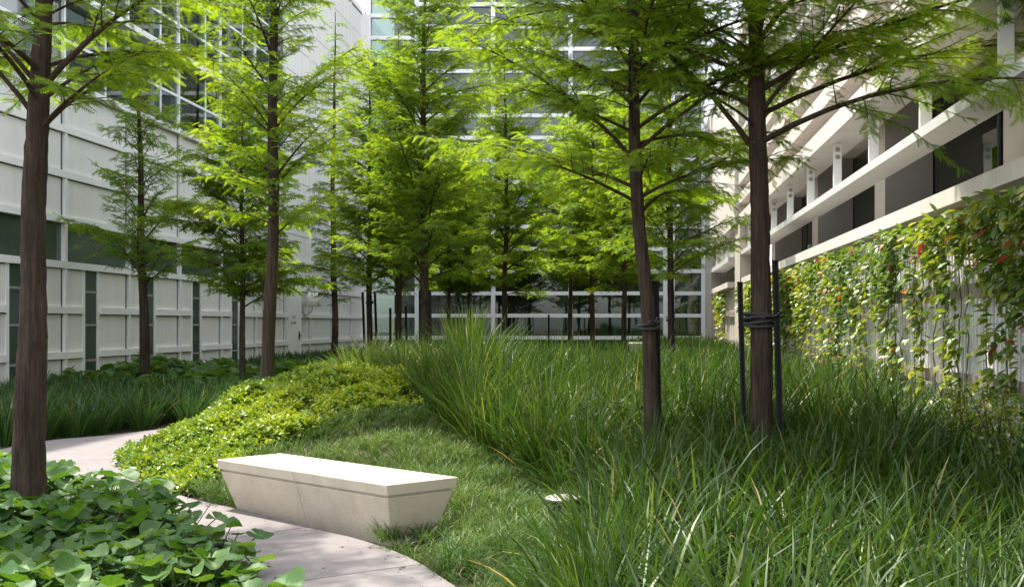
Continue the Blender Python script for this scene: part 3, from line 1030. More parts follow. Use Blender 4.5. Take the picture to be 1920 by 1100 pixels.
# ------------------------------------------------------------------ stakes and ties
def stake(px0, py0, px1, D, label, wid=.05):
    """square black post standing in the grass; top at photo pixel px0,py0, foot at px1"""
    top = at(px0, py0, D)
    fx = (px1 - CX) * D / FPX
    zf = gz(fx, D) - .3
    e_ = empty("tree_stake", (fx, D, zf + .3), label, "stake", "black tree stakes")
    h = wid / 2
    V = []
    dx = top[0] - fx
    H = top[2] - zf
    lst = []
    Vs, Fs, nn = [], [], 0
    # U-shaped channel: back plate and two flanges
    for (x0, x1, y0, y1) in ((-h, h, .0, .012), (-h, -h + .012, -.034, -.001), (h - .012, h, -.034, -.001)):
        for z in (0, H):
            s_ = dx * z / H
            Vs += [(x0 + s_, y0, z - .3), (x1 + s_, y0, z - .3), (x1 + s_, y1, z - .3), (x0 + s_, y1, z - .3)]
        Fs.append(BOXF + nn); nn += 8
    link("post", mesh_np("post", Vs, [np.concatenate(Fs)], M["black"]), e_)
    link("post_cap", boxes("post_cap", [(dx - h - .003, dx + h + .003, -.037, .015, H - .302, H - .292)], M["black"]), e_)
    return e_


stake(1387, 530, 1399, DT2, "black stake left of the thick right trunk", .046)
stake(1453, 490, 1466, DT2 - .1, "black stake right of the thick right trunk", .055)
stake(1228, 528, 1236, DT3 + .18, "black stake behind the slim trunk right of centre", .075)
for px0, px1, py, D, lab in ((680, 686, 548, 30.5, "thin black stake left of the corner cypress"), (703, 709, 547, 30.5, "thin black stake right of the corner cypress"),
                             (732, 732, 578, 30, "thin black stake left of the second staked cypress"), (761, 764, 574, 30, "thin black stake right of the second staked cypress"),
                             (788, 789, 545, 24.2, "black stake left of the big middle cypress"), (806, 809, 545, 23.8, "black stake right of the big middle cypress"),
                             (1029, 1029, 590, 36, "thin black stake standing alone before the glass"), (1171, 1171, 575, 32.8, "thin stake on the slender right trio tree"),
                             (1262, 1261, 555, 23.8, "dark stake against the pale trunk near the right wall")):
    stake(px0, py, px1, D, lab, .06)


def tie(cx, D, z, ra, rb, tail, label, n=3):
    """black rope wound round trunk with a tail to the stake"""
    acc = Acc()
    r = np.random.default_rng(int(D * 100))
    for k in range(n):
        th = np.linspace(0, 2 * pi, 25)
        P = np.column_stack([ra * np.cos(th), rb * np.sin(th), (k - n / 2) * .028 + .02 * np.sin(th + k * 1.4)])
        acc.add(*tube(P, [.015] * 25, 6))
    P = np.column_stack([np.linspace(0, tail, 8), np.full(8, -rb - .012), .05 * np.linspace(0, 1, 8) + .012 * np.sin(np.arange(8))])
    acc.add(*tube(P, [.012] * 8, 6))
    e_ = link("tree_tie", acc.mesh("tree_tie", M["rope"], True), None, ((cx - CX) * D / FPX, D, z))
    tag(e_, label, "tie", "black rope ties")


tie(1425, DT2, at(0, 597, DT2)[2], .150, .135, .17, "black rope wound round the thick right trunk and its stakes", 4)
tie(1215, DT3, at(0, 607, DT3)[2], .105, .10, .09, "black rope tied round the slim trunk right of centre", 2)
tie(797, 24, at(0, 564, 24)[2], .125, .125, .15, "dark tie on the big middle cypress trunk", 2)
tie(947, 29, at(0, 570, 29)[2], .115, .115, .0, "dark tie on the single straight cypress trunk", 2)
tie(748, 30, at(0, 613, 30)[2], .115, .115, .2, "dark tie on the second staked cypress trunk", 2)
tie(693, 30.5, at(0, 566, 30.5)[2], .105, .105, .2, "dark tie on the corner cypress trunk", 2)
tie(1258, 24, at(0, 598, 24)[2], .10, .10, -.12, "dark tie on the pale trunk near the right wall", 2)

# ------------------------------------------------------------------ planting: grasses
def blades(base, az, tilt, bend, L, W, K=5, twist=None, tint=None, seed=0, keel=0):
    """grass blades as bent ribbons"""
    n = len(base)
    r = np.random.default_rng(seed)
    t = np.linspace(0, 1, K + 1)
    th = tilt[:, None] + bend[:, None] * t[None] ** 1.6
    seg = L[:, None] / K
    dirh = np.stack([np.cos(az), np.sin(az), np.zeros(n)], -1)
    thm = (th[:, 1:] + th[:, :-1]) / 2
    dx = np.concatenate([np.zeros((n, 1)), np.cumsum(np.sin(thm) * seg, 1)], 1)
    dz = np.concatenate([np.zeros((n, 1)), np.cumsum(np.cos(thm) * seg, 1)], 1)
    C = base[:, None] + dx[..., None] * dirh[:, None] + dz[..., None] * np.array([0, 0, 1.])
    tw = r.uniform(-.9, .9, n) if twist is None else twist
    side = np.stack([-np.sin(az + tw), np.cos(az + tw), np.zeros(n)], -1)
    wd = W[:, None] * np.array([(.75 + .5 * q) if q < .5 else 1.0 * (1 - ((q - .5) / .5) ** 2) + .02 for q in t])[None]
    V = np.stack([C - side[:, None] * wd[..., None] / 2, C + side[:, None] * wd[..., None] / 2], 2)
    q = np.arange(K) * 2
    f = np.stack([q, q + 1, q + 3, q + 2], -1)
    F = (np.arange(n)[:, None, None] * (2 * (K + 1)) + f[None]).reshape(-1, 4)
    T = np.repeat(np.clip(tint if tint is not None else r.normal(.45, .2, n), 0, 1), 2 * (K + 1))
    return V.reshape(-1, 3), F, T


def clumped(poly, spacing, seed, per, spread, keep=None):
    """blade roots in clumps over a polygon -> root xy, outward azimuth, radial fraction"""
    r = np.random.default_rng(seed)
    poly = np.asarray(poly)
    x0, y0 = poly.min(0); x1, y1 = poly.max(0)
    gx_, gy_ = np.meshgrid(np.arange(x0, x1, spacing), np.arange(y0, y1, spacing))
    cx_ = gx_.ravel() + r.uniform(-.42, .42, gx_.size) * spacing
    cy_ = gy_.ravel() + r.uniform(-.42, .42, gx_.size) * spacing
    k = inpoly(cx_, cy_, poly)
    if keep is not None: k &= keep(cx_, cy_)
    cx_, cy_ = cx_[k], cy_[k]
    m = len(cx_)
    ci = np.repeat(np.arange(m), per)
    n = len(ci)
    rr = np.sqrt(r.uniform(0, 1, n)); a = r.uniform(0, 2 * pi, n)
    x = cx_[ci] + rr * np.cos(a) * spread; y = cy_[ci] + rr * np.sin(a) * spread
    return x, y, a + r.normal(0, .5, n), rr, ci, m


BENCH_OUT = lambda x, y: np.maximum(np.abs((x - BCEN[0]) * BU[0] + (y - BCEN[1]) * BU[1]) - 1.0, np.abs(-(x - BCEN[0]) * BU[1] + (y - BCEN[1]) * BU[0]) - .17) > 0
offpath = lambda x, y: path_dist(x, y) > .03
TALL_EDGE = [(-.1, 3.4), (-.3, 5.0), (-.5, 6), (-.25, 7), (-.08, 8), (-.25, 9), (-.86, 9.6), (-1.34, 10.4), (-1.95, 11.6), (-2.5, 12.5)]


TREE_BASES = [(b2[0], b2[1]), (b3[0], b3[1])]


def tall_zone(poly, spacing, per, spread, h, wdt, seed, name_acc, tilt=.30, bend=(.3, 1.1), K=5, shade=0.0, keep=None):
    x, y, a, rr, ci, m = clumped(poly, spacing, seed, per, spread, keep)
    r = np.random.default_rng(seed + 1)
    n = len(x)
    ch = r.uniform(.8, 1.15, m)[ci]
    base = np.column_stack([x, y, ground_z(x, y) - .03])
    L = h * ch * r.uniform(.55, 1.12, n) * np.interp(y, [3, 5.5, 7.5, 9.4, 10.4, 12, 14, 18, 24, 48], [.72, .72, .66, .58, .75, .9, 1.0, .86, .70, .68])
    L = L * (1 - .35 * ((np.abs(x - (c0[0] + .3) * y / 30) < .7) & (y > 22) & (y < 33)))     # trampled in front of the far bench
    for bx_, by_ in TREE_BASES:                          # shorter where the trees stand
        L = L * (1 - .45 * np.exp(-(((x - bx_) / .45) ** 2 + ((y - by_ + .45) / .7) ** 2)))
    tl = tilt * rr * r.uniform(.3, 1.4, n) + r.uniform(0, .08, n)
    bd = r.uniform(bend[0], bend[1], n) * (.35 + .65 * rr) * np.where(r.uniform(0, 1, n) < .12, 2.0, 1.0)
    tint = np.clip(r.normal(.32, .16, n) + (r.uniform(-.14, .14, m))[ci] + .25 * (r.uniform(0, 1, n) < .08), 0, .9)
    tint = np.where(r.uniform(0, 1, n) < .010, 1.0, tint)
    V, F, T = blades(base, a, tl, bd, L, np.full(n, wdt) * r.uniform(.6, 1.25, n), K, None, tint, seed + 2)
    name_acc.add(V, F, T)


tall = Acc()
near_poly = TALL_EDGE[:7] + [(-.86, 9.6), (-1.1, 11), (3.3, 11), (3.3, 2.2), (.4, 2.2)]
tall_zone(near_poly, .29, 52, .13, 1.18, .0175, 101, tall, .62, (.5, 1.6), 6)
mid_poly = [(-1.1, 11), (-1.34, 10.4), (-1.95, 11.6), (-2.5, 12.5), (-3.0, 13.4), (-3.6, 14.6), (-3.9, 16.5), (-4.2, 19), (3.3, 19), (3.3, 11)]
tall_zone(mid_poly, .36, 56, .20, 1.0, .015, 103, tall, .38, (.3, 1.1), 5, keep=lambda x, y: (x > -2.3) | (y > 15.5))
back_poly = [(-4.2, 19), (3.3, 19), (3.3, 33), (-4.2, 33)]
tall_zone(back_poly, .5, 40, .30, .95, .022, 105, tall, .36, (.3, 1.0), 4, keep=lambda x, y: offpath(x, y))
back2 = [(-5.6, 33), (3.3, 33), (3.2, 47.8), (-7, 47.8)]
tall_zone(back2, .7, 28, .42, .9, .04, 107, tall, .34, (.3, 1.0), 4)
tag(link("tall_grass", tall.mesh("tall_grass", M["tall"], True)), "mass of tall arching green grass filling the right of the court", "grass", kind="stuff")

# big single tufts along the front edge of the tall grass
tuft_meshes = []
for v in range(5):
    acc = Acc()
    r = np.random.default_rng(300 + v)
    nb = 210
    rr = np.sqrt(r.uniform(0, 1, nb)); a = r.uniform(0, 6.28, nb)
    base = np.column_stack([rr * np.cos(a) * .13, rr * np.sin(a) * .13, np.full(nb, -.04)])
    V, F, T = blades(base, a + r.normal(0, .4, nb), .42 * rr * r.uniform(.3, 1.3, nb), r.uniform(.3, 1.25, nb) * (.3 + .7 * rr) * np.where(r.uniform(0, 1, nb) < .2, 1.9, 1), 1.08 * r.uniform(.5, 1.1, nb), .014 * r.uniform(.6, 1.2, nb), 7, None, np.clip(r.normal(.45, .18, nb), 0, .9), 310 + v)
    acc.add(V, F, T)
    tuft_meshes.append(acc.mesh("grass_tuft", M["tall"], True))
tufts = [(.0, 13.6, 1.0), (.0, 7.2, .72), (.12, 8.5, .8), (-.45, 9.85, .75), (-.95, 10.3, .85), (-1.35, 10.9, .9), (-1.75, 11.6, .95), (-2.1, 12.2, .9), (-2.5, 12.9, .8), (-2.0, 13.1, 1.1), (-1.5, 12.4, 1.05), (-.2, 6.1, .7), (-.25, 5.1, .7), (-.9, 11.2, 1.0)]
for k, (x, y, s) in enumerate(tufts):
    o = link("grass_tuft", tuft_meshes[k % 5], None, (x, y, gz(x, y)), (0, 0, k * 1.3), (s, s, s))
    tag(o, "tall green grass tuft arching over the edge of the low fine grass", "grass", "tall tufts along the edge of the low grass")
# the tallest tuft with upright blades
acc = Acc()
r = np.random.default_rng(333)
nb = 170
rr = np.sqrt(r.uniform(0, 1, nb)); a = r.uniform(0, 6.28, nb)
bp = at(872, 700, 15.2)
V, F, T = blades(np.column_stack([rr * np.cos(a) * .12, rr * np.sin(a) * .12, np.full(nb, -.04)]), a, .16 * rr, r.uniform(.05, .4, nb) * rr, 1.25 * r.uniform(.6, 1.05, nb), .018 * r.uniform(.7, 1.2, nb), 6, None, np.clip(r.normal(.68, .12, nb), 0, .9), 334)
acc.add(V, F, T)
tag(link("grass_tuft", acc.mesh("grass_tuft", M["tall"], True), None, (bp[0], bp[1], gz(bp[0], bp[1]))), "tallest upright bright grass tuft rising above the rest before the glass", "grass")

# silvery arching clumps behind the yellow cover
silver = [(-4.6, 15.6), (-4.1, 15.3), (-3.7, 14.9), (-3.3, 14.4), (-3.0, 13.9), (-2.7, 13.5), (-4.3, 16.1), (-3.8, 15.8), (-3.3, 15.3), (-2.9, 14.8), (-2.5, 14.3), (-4.9, 16.2), (-2.3, 13.7), (-2.6, 15.3), (-3.1, 15.9), (-3.6, 16.4)]
sm = []
for v in range(4):
    acc = Acc()
    r = np.random.default_rng(400 + v)
    nb = 150
    rr = np.sqrt(r.uniform(0, 1, nb)); a = r.uniform(0, 6.28, nb)
    V, F, T = blades(np.column_stack([rr * np.cos(a) * .14, rr * np.sin(a) * .14, np.full(nb, -.03)]), a, .5 * rr * r.uniform(.4, 1.2, nb), r.uniform(.6, 1.7, nb) * (.3 + .7 * rr), .62 * r.uniform(.6, 1.1, nb), .015 * r.uniform(.7, 1.2, nb), 6, None, np.clip(r.normal(.62, .18, nb), 0, .9), 410 + v)
    acc.add(V, F, T)
    sm.append(acc.mesh("arching_grass", M["tall"], True))
for k, (x, y) in enumerate(silver):
    s = .9 + .25 * ((k * 7) % 5) / 5
    tag(link("arching_grass", sm[k % 4], None, (x, y, gz(x, y)), (0, 0, k * 2.1), (s, s, s)), "shorter arching grass clump with silvery tips behind the yellow green cover", "grass", "silvery clumps behind the mound")

# mondo grass
MONDO = [(-.2, 3.6), (-.5, 5.2), (-1.136, 6.49), (-1.68, 7.39), (-2.5, 8.25), (-3.3, 8.98), (-4.1, 9.7), (-4.05, 10.05), (-3.7, 11.2), (-3.2, 11.8), (-2.4, 12.7), (-1.85, 11.9), (-1.2, 10.6), (-.7, 9.7), (-.15, 9), (.0, 8), (-.15, 7), (-.35, 6), (-.2, 5)]
mulch_gap = lambda x, y: ~(((x - BCEN[0]) * BU[0] + (y - BCEN[1]) * BU[1] > -.6) & ((x - BCEN[0]) * BU[0] + (y - BCEN[1]) * BU[1] < .8) & (-(x - BCEN[0]) * BU[1] + (y - BCEN[1]) * BU[0] < .2))
notlight = lambda x, y: (np.hypot(x - gl[0], y - gl[1]) > .24) & (np.hypot(x - gl[0] + .03, y - gl[1] + .25) > .2)
x, y, a, rr, ci, m = clumped(MONDO, .15, 501, 52, .06, lambda x, y: offpath(x, y) & BENCH_OUT(x, y) & mulch_gap(x, y) & notlight(x, y))
r = np.random.default_rng(502)
nn = len(x)
comb = wobble(x, y, 2.2, 9)
V, F, T = blades(np.column_stack([x, y, ground_z(x, y) - .03 + .045 * (1 + wobble(x, y, 5.0, 14))]), np.where(r.uniform(0, 1, nn) < .25, -1.2 + .8 * comb + r.normal(0, .5, nn), a), .55 * rr * r.uniform(.3, 1.4, nn) + .08, r.uniform(.8, 2.1, nn), (.215 + .05 * wobble(x, y, 3.0, 4)) * r.uniform(.6, 1.3, nn), .0048 * r.uniform(.7, 1.3, nn), 4, None, np.clip(r.normal(.4, .2, nn) + .22 * wobble(x, y, 1.6, 5) + r.uniform(-.2, .2, m)[ci], 0, .88) * np.where(r.uniform(0, 1, nn) < .99, 1, 1) + (r.uniform(0, 1, nn) < .012), 503)
acc = Acc(); acc.add(V, F, T)
tag(link("mondo_grass", acc.mesh("mondo_grass", M["mondo"], True)), "low fine bladed mondo grass lawn around the concrete bench", "grass", kind="stuff")

# dark border grass clumps below the left wall
bm_ = []
for v in range(5):
    acc = Acc()
    r = np.random.default_rng(600 + v)
    nb = 110
    rr = np.sqrt(r.uniform(0, 1, nb)); a = r.uniform(0, 6.28, nb)
    V, F, T = blades(np.column_stack([rr * np.cos(a) * .12, rr * np.sin(a) * .12, np.full(nb, -.03)]), a, .45 * rr * r.uniform(.4, 1.3, nb), r.uniform(.3, 1.5, nb) * (.3 + .7 * rr), .62 * r.uniform(.55, 1.1, nb), .016 * r.uniform(.7, 1.2, nb), 5, None, np.clip(r.normal(.4, .2, nb), 0, 1.0), 610 + v)
    acc.add(V, F, T)
    bm_.append(acc.mesh("border_grass", M["border"], True))
r = np.random.default_rng(620)
BORDER = [(-12.2, 13.2), (-9.8, 13.2), (-8.3, 14.0), (-8.0, 14.9), (-7.35, 15.7), (-6.9, 17.5), (-6.7, 19.6), (-9.6, 20.4), (-12.2, 22.6)]
gx_, gy_ = np.meshgrid(np.arange(-12.2, -6.4, .36), np.arange(13.2, 22.8, .38))
bx = gx_.ravel() + r.uniform(-.12, .12, gx_.size); by = gy_.ravel() + r.uniform(-.12, .12, gx_.size)
k_ = inpoly(bx, by, BORDER) & (path_dist(bx, by) > .12)
for k, (x, y) in enumerate(zip(bx[k_], by[k_])):
    if k >= 300: break
    s = r.uniform(.85, 1.2)
    tag(link("border_grass", bm_[k % 5], None, (x, y, gz(x, y)), (0, 0, r.uniform(0, 6)), (s, s, s)), "dark green strap leaved clump in the bed below the left wall", "grass", "dark border grass clumps")
far_b = Acc()
tall_zone([(-12.2, 27), (-7.2, 26), (-5.5, 33), (-7, 47.5), (-12.2, 47.5)], .5, 22, .3, .62, .036, 631, far_b, .5, (.4, 1.4), 4)
tall_zone([(-7.4, 24), (-6.2, 22), (-4.0, 22), (-4.2, 33), (-5.6, 33)], .5, 22, .3, .62, .036, 633, far_b, .5, (.4, 1.4), 4)
tag(link("far_border_grass", far_b.mesh("far_border_grass", M["border"], True)), "dark grass bank along the far left wall and corner", "grass", kind="stuff")


# ------------------------------------------------------------------ broad leaves
def round_leaf(seed, rs=25, cup=.3):
    """kidney shaped dish leaf with raised wavy rim and ribbed veins; stalk joint at the origin, tip along +x"""
    r = np.random.default_rng(seed)
    th = np.linspace(-pi * .94, pi * .94, rs)
    ph, ph2 = r.uniform(0, 6), r.uniform(0, 6)
    vein = np.where(np.arange(rs) % 2 == 0, 1.0, -1.0)
    R = .72 + .18 * np.cos(th / 2) ** 2 + .10 * np.abs(np.sin(th)) + .008 * vein + r.normal(0, .012, rs)
    V, T = [(0, 0, -.04)], [.9]
    t0 = r.uniform(.15, .75)
    fold = r.uniform(0, .18)
    for fr in (.33, .68, .9, 1.0):
        for q in range(rs):
            a_ = R[q] * fr
            z = cup * a_ ** 1.6 * (.75 + .55 * sin(th[q] * 2 + ph) + .25 * sin(th[q] * 3 + ph2)) + .014 * vein[q] * fr
            z += fold * abs(a_ * sin(th[q])) - (r.uniform(.0, .06) if fr == 1.0 else 0) - .10 * max(0, a_ * cos(th[q])) ** 2
            V.append((a_ * cos(th[q]), a_ * sin(th[q]), z))
            T.append(t0 + (.26 if vein[q] > 0 else -.08) * (1.1 - fr) * 1.6 + (.10 if fr > .95 else 0) + r.normal(0, .03))
    F3 = [(0, 1 + q, 2 + q) for q in range(rs - 1)]
    F4 = []
    for b_ in range(3):
        o = 1 + b_ * rs
        F4 += [(o + q, o + rs + q, o + rs + q + 1, o + q + 1) for q in range(rs - 1)]
    return np.array(V), F3, F4, np.clip(T, 0, 1)


leafM = []
for v in range(14):
    V, F3, F4, tint = round_leaf(700 + v, 25, [.22, .42, .58, .34, .5][v % 5])
    leafM.append(mesh_np("leaf", V, [np.array(F3), np.array(F4)], M["broad"], True, tint))
FARF = [(-1.5, 4.0), (-1.75, 5.1), (-2.1, 6.0), (-2.5, 6.75), (-3.15, 7.6), (-3.9, 8.4), (-4.85, 9.4), (-5.9, 10.5), (-6.4, 11.0), (-8.2, 10.9), (-8.2, 4.0), (-2.6, 3.6)]
r = np.random.default_rng(720)
gx_, gy_ = np.meshgrid(np.arange(-8, -1.4, .25), np.arange(3.9, 11.0, .25))
fx = gx_.ravel() + r.uniform(-.16, .16, gx_.size); fy = gy_.ravel() + r.uniform(-.16, .16, gx_.size)
pxx = CX + fx / fy * FPX
k_ = inpoly(fx, fy, FARF) & (pxx > -90) & (path_dist(fx, fy) > .04) & (np.hypot(fx - b[0], fy - b[1]) > -1)
tx, ty = (58 - CX) * 8.26 / FPX, 8.26
k_ &= np.hypot(fx - tx, fy - ty) > .25
nplant = 0
for x, y in zip(fx[k_], fy[k_]):
    e = empty("round_leaved_plant", (x, y, gz(x, y)), "low plant with big round cupped green leaves in the lower left bed", "plant", "round leaved plants in the lower left bed")
    e.rotation_euler = (0, 0, r.uniform(0, 6))
    nl = r.integers(8, 13)
    st_acc = Acc()
    edge = float(path_dist(np.array([x]), np.array([y]))[0])
    for q in range(nl):
        a = q * 2.4 + r.uniform(-.4, .4)
        hgt = r.uniform(.10, .42 + .08 * float(sstep(-4.9, -4.2, x) * sstep(6.4, 7.4, y))) * (1 - .72 * exp(-(((x - tx * y / ty) / .30) ** 2)) * float(sstep(8.6, 8.2, y) * sstep(4.8, 6.2, y))) * (.75 + .25 * min(1, edge / .8))
        out = r.uniform(.04, .24)
        s = r.uniform(.066, .112)
        tip = np.array([out * cos(a), out * sin(a), hgt])
        o = link("leaf", leafM[r.integers(0, 14)], e, tip, (r.normal(0, .2), r.uniform(-.15, .42), a + r.normal(0, .5)), (s, s, s))
        P = np.array([(0, 0, -.03), tip * np.array([.3, .3, .55]), tip])
        st_acc.add(*tube(P, [.006, .005, .004], 4))
    link("stalks", st_acc.mesh("stalks", M["stalk"], True), e)
    nplant += 1


def scatter_leaves(pos, nrm_tilt, size, lw, tint, seed, mat, name, fold=.18, az=None, pitch=None):
    """small pointed leaves: 6 vertices, 4 triangles"""
    n = len(pos)
    r = np.random.default_rng(seed)
    T = np.array([(0, 0, 0), (.38, .5 * lw, fold * .5), (.72, .40 * lw, fold * .4), (1, 0, -.06), (.72, -.40 * lw, fold * .4), (.38, -.5 * lw, fold * .5), (.5, 0, .0)])
    f = np.array([(0, 6, 1), (1, 6, 2), (2, 6, 3), (3, 6, 4), (4, 6, 5), (5, 6, 0)])[:, [1, 0, 2]][:, ::-1]
    az = r.uniform(0, 2 * pi, n) if az is None else az
    pitch = r.normal(.2, nrm_tilt, n) if pitch is None else pitch
    roll = r.normal(0, nrm_tilt, n)
    d = np.stack([np.cos(az) * np.cos(pitch), np.sin(az) * np.cos(pitch), np.sin(pitch)], -1)
    s = np.stack([-np.sin(az), np.cos(az), np.zeros(n)], -1)
    u = np.cross(d, s)
    s2 = s * np.cos(roll)[:, None] + u * np.sin(roll)[:, None]
    u2 = np.cross(d, s2)
    V = pos[:, None] + size[:, None, None] * (T[None, :, 0, None] * d[:, None] + T[None, :, 1, None] * s2[:, None] + T[None, :, 2, None] * u2[:, None])
    F = (np.arange(n)[:, None, None] * len(T) + f[None]).reshape(-1, 3)
    return mesh_np(name, V.reshape(-1, 3), [F], mat, False, np.repeat(np.clip(tint, 0, 1), len(T)))


# yellow green cover on the mound: rosettes of pointed leaves
PACHY = [(-4.25, 9.68), (-3.95, 10.15), (-3.6, 11.2), (-3.15, 11.75), (-2.45, 12.5), (-3.0, 13.6), (-3.9, 15.0), (-4.7, 16.2), (-5.6, 16.2), (-6.2, 14.3), (-6.15, 13), (-5.7, 11.75), (-4.95, 10.6)]
r = np.random.default_rng(800)
nr_ = 4800
px_ = r.uniform(-6.3, -2.3, nr_ * 3); py_ = r.uniform(9.6, 16.4, nr_ * 3)
k_ = inpoly(px_, py_, PACHY)
px_, py_ = px_[k_][:nr_], py_[k_][:nr_]
m = len(px_)
hgt = .13 + .07 * wobble(px_, py_, 4.0, 21) + r.uniform(-.07, .05, m)
per = 7
ci = np.repeat(np.arange(m), per)
az = np.tile(np.arange(per) * 2.4, m) + np.repeat(r.uniform(0, 6, m), per)
tiltx, tilty = r.normal(0, .25, m)[ci], r.normal(0, .25, m)[ci]
pit = np.tile(np.linspace(.95, -.15, per), m) + r.normal(0, .2, m * per) + tiltx * np.cos(az) + tilty * np.sin(az)
pos = np.column_stack([px_[ci] + .012 * np.cos(az), py_[ci] + .012 * np.sin(az), (ground_z(px_, py_) + hgt)[ci] - np.tile(np.linspace(0, .05, per), m)])
tn = np.clip((.5 + .22 * wobble(px_, py_, 1.4, 22) + r.normal(0, .14, m))[ci] + r.normal(0, .1, m * per) - np.tile(np.linspace(-.12, .28, per), m), 0, 1)
tag(link("yellow_green_cover", scatter_leaves(pos, .3, np.tile(np.linspace(.05, .085, per), m) * r.uniform(.8, 1.2, m * per), .62, tn, 801, M["pachy"], "yellow_green_cover", az=az, pitch=pit)),
    "glossy yellow green ground cover over the mound left of the bench", "ground cover", kind="stuff")

# broad leaved cover along the left wall behind the border grass
LCOV = [(-12.2, 22.6), (-9.4, 20.2), (-6.6, 19.8), (-6.0, 22), (-7.2, 26.2), (-12.2, 28)]
r = np.random.default_rng(820)
nr_ = 5000
px_ = r.uniform(-12.2, -5.5, nr_ * 2); py_ = r.uniform(19.6, 28, nr_ * 2)
k_ = inpoly(px_, py_, LCOV) & offpath(px_, py_)
px_, py_ = px_[k_][:nr_], py_[k_][:nr_]
m = len(px_)
pos = np.column_stack([px_, py_, ground_z(px_, py_) + .25 + .18 * wobble(px_, py_, 2.2, 31) + r.uniform(-.12, .08, m)])
tag(link("broad_leaved_cover", scatter_leaves(pos, .35, r.uniform(.2, .36, m), .85, np.clip(r.normal(.55, .25, m), 0, 1), 821, M["broad"], "broad_leaved_cover", .1)),
    "broad leaved green ground cover below the panel wall behind the mound", "ground cover", kind="stuff")

# ------------------------------------------------------------------ vines on the right wall
def vine_leaf(seed):
    r = np.random.default_rng(seed)
    T = np.array([(0, 0, 0), (.2, .2, .03), (.5, .27, .05), (.8, .14, .02), (1, 0, -.06), (.8, -.14, .02), (.5, -.27, .05), (.2, -.2, .03), (.25, 0, -.02), (.6, 0, -.01)])
    T[:, 2] += r.normal(0, .03, len(T))
    F3 = np.array([(0, 8, 1), (0, 7, 8), (3, 9, 4), (4, 9, 5)]); F4 = np.array([(1, 8, 9, 2), (8, 7, 6, 9)])
    F3b = np.array([(2, 9, 3), (9, 6, 5)])
    tint = np.full(len(T), r.uniform(.2, .95))
    return mesh_np("leaf", T, [np.concatenate([F3, F3b]), F4], M["vine_red"] if seed % 18 == 0 else M["vine"], True, tint)


vleaf = [vine_leaf(900 + v) for v in range(18)]


def vine(y0, y1, label, dens, low, seed, nparts, x0=3.23, top=2.66, leafs=(.09, .15), strands=9):
    """climbing vine on the wall between depths y0..y1. low(y) gives the height down to which it is leafy"""
    r = np.random.default_rng(seed)
    e = empty("climbing_vine", (x0, (y0 + y1) / 2, 0), label, "vine", "vines on the right garden wall")
    yc = (y0 + y1) / 2
    # stems
    acc = Acc()
    ends = []
    for k in range(strands):
        y = y0 + (k + r.uniform(.1, .9)) * (y1 - y0) / strands
        P = []
        yy = y
        for z in np.arange(.15, top, .12):
            yy += r.normal(0, .018)
            P.append((r.normal(.03, .012), yy - yc, z))
        P = np.array(P)
        acc.add(*tube(P, np.linspace(.008, .004, len(P)), 4))
        ends.append(P)
    link("stems", acc.mesh("stems", M["twig"], True), e)
    N = int(dens * (y1 - y0))
    y = r.uniform(y0, y1, N * 3); z = r.uniform(.35, top + .08, N * 3)
    lo = low(y)
    prob = sstep(-.35, .35, z - lo - .10 + .6 * wobble(y * 2.0, z * .8, 1.7, seed))
    prob = np.maximum(prob, .12 * (r.uniform(0, 1, N * 3) < .5))
    # hanging strands stay leafy lower down
    hang = np.exp(-((np.sin(y * 5.1 + seed) + 1) * 3)) * (z > .75)
    k_ = r.uniform(0, 1, N * 3) < np.maximum(prob, .75 * hang)
    y, z = y[k_][:N], z[k_][:N]
    n = len(y)
    bulge = .22 * sstep(1.2, 2.6, z) * (.6 + .4 * wobble(y, z, 2.5, seed + 3))
    x = -r.uniform(0, 1, n) * (bulge + .06) + .05
    pos = np.column_stack([x, y - yc, z])
    size = r.uniform(leafs[0], leafs[1], n)
    az = r.normal(pi, .9, n)
    pitch = r.normal(-.55, .45, n)
    q = np.argsort(y)[:nparts] if nparts else np.array([], int)
    m = np.zeros(n, bool); m[q] = True
    for w_ in q:
        s = size[w_]
        link("leaf", vleaf[r.integers(0, 18)], e, pos[w_], (r.normal(0, .4), -pitch[w_], az[w_]), (s, s, s))
    rest = ~m
    tn = np.clip(r.normal(.55, .25, n) + .28 * wobble(y, z, 1.5, seed + 8), 0, 1)
    if rest.any():
        tag(link("foliage", scatter_leaves(pos[rest], .35, size[rest], .55, tn[rest], seed + 5, M["vine"], "foliage", .12, az[rest], pitch[rest]), e), kind="stuff")
    rd = r.uniform(0, 1, n) < .02
    rd &= rest
    if rd.any():
        pr = pos[rd].copy(); pr[:, 0] -= .05
        tag(link("red_leaves", scatter_leaves(pr, .4, size[rd], .5, r.uniform(0, 1, rd.sum()), seed + 6, M["vine_red"], "red_leaves", .12, az[rd], pitch[rd]), e), kind="stuff")
    return e


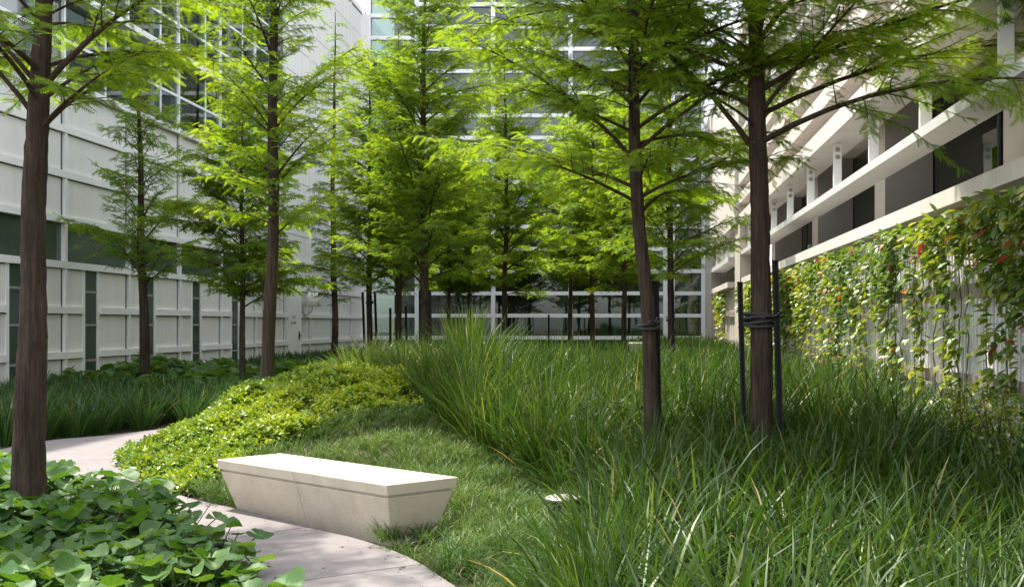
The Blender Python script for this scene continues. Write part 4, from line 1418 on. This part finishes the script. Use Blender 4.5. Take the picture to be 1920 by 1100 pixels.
vine(6.0, 9.6, "dense vine with glossy leaves at the right edge of the garden wall", 560, lambda y: 1.5 + .12 * (y - 6), 1001, 300)
vine(9.6, 13.6, "vine with hanging strands and red tipped leaves over the bare fluted wall", 380, lambda y: 2.12 + .0 * y, 1011, 260)
vine(13.6, 20.5, "thick green vine hanging almost to the grass in the middle of the garden wall", 330, lambda y: 1.85 - .06 * (y - 13.6), 1021, 0, leafs=(.09, .14))
vine(20.5, 32.0, "vine far along the garden wall behind the left stake", 260, lambda y: 1.5 + 0 * y, 1031, 0, leafs=(.12, .18))
vine(38.5, 43.0, "small dark vine on the far wall beside the glass corner", 60, lambda y: 1.7 + .0 * y, 1041, 0, x0=3.30, leafs=(.16, .26), top=2.7, strands=5)
# loose shrubby growth at the wall foot, right edge
r = np.random.default_rng(1100)
n = 1500
y = r.uniform(7.2, 10.5, n); z = .35 + r.uniform(0, .75, n) ** 1.2; x = 3.1 - r.uniform(0, .45, n) * (1.2 - z)
e = empty("wall_shrub", (3.0, 8.8, gz(3.0, 8.8)), "small leaved grey green shrub at the foot of the right wall", "shrub")
g0 = gz(3.0, 8.8)
tag(link("foliage", scatter_leaves(np.column_stack([x - 3.0, y - 8.8, z - g0]), .5, r.uniform(.035, .07, n), .5, np.clip(r.normal(.5, .25, n), 0, 1), 1101, M["vine"], "foliage")  , e), kind="stuff")
acc = Acc()
for k in range(14):
    yy = 7.3 + k * .23
    acc.add(*tube([(0.05, yy - 8.8, -.05), (-.02 + r.normal(0, .05), yy - 8.8 + r.normal(0, .06), .35), (r.normal(-.05, .08), yy - 8.8 + r.normal(0, .1), .85)], [.006, .005, .003], 4))
link("stems", acc.mesh("stems", M["twig"], True), e)


# fallen needles and bits of mulch on the path
r = np.random.default_rng(1200)
n = 420
k = r.integers(0, len(PRs) - 1, n)
u = np.where(r.uniform(0, 1, n) < .6, r.beta(1, 9, n), 1 - r.beta(1, 7, n))
P = PRs[k] + (PLs[k] - PRs[k]) * u[:, None] + r.normal(0, .12, (n, 2))
inside = inpoly(P[:, 0], P[:, 1], PATH_POLY)
P = P[inside]
n = len(P)
tag(link("leaf_litter", scatter_leaves(np.column_stack([P, np.full(n, .039)]), .1, r.uniform(.012, .05, n), .35, r.uniform(0, 1, n), 1201, M["litter"], "leaf_litter", .05, None, r.normal(.03, .06, n))),
    "scattered brown fallen needles and mulch bits on the path", "leaf litter", kind="stuff")
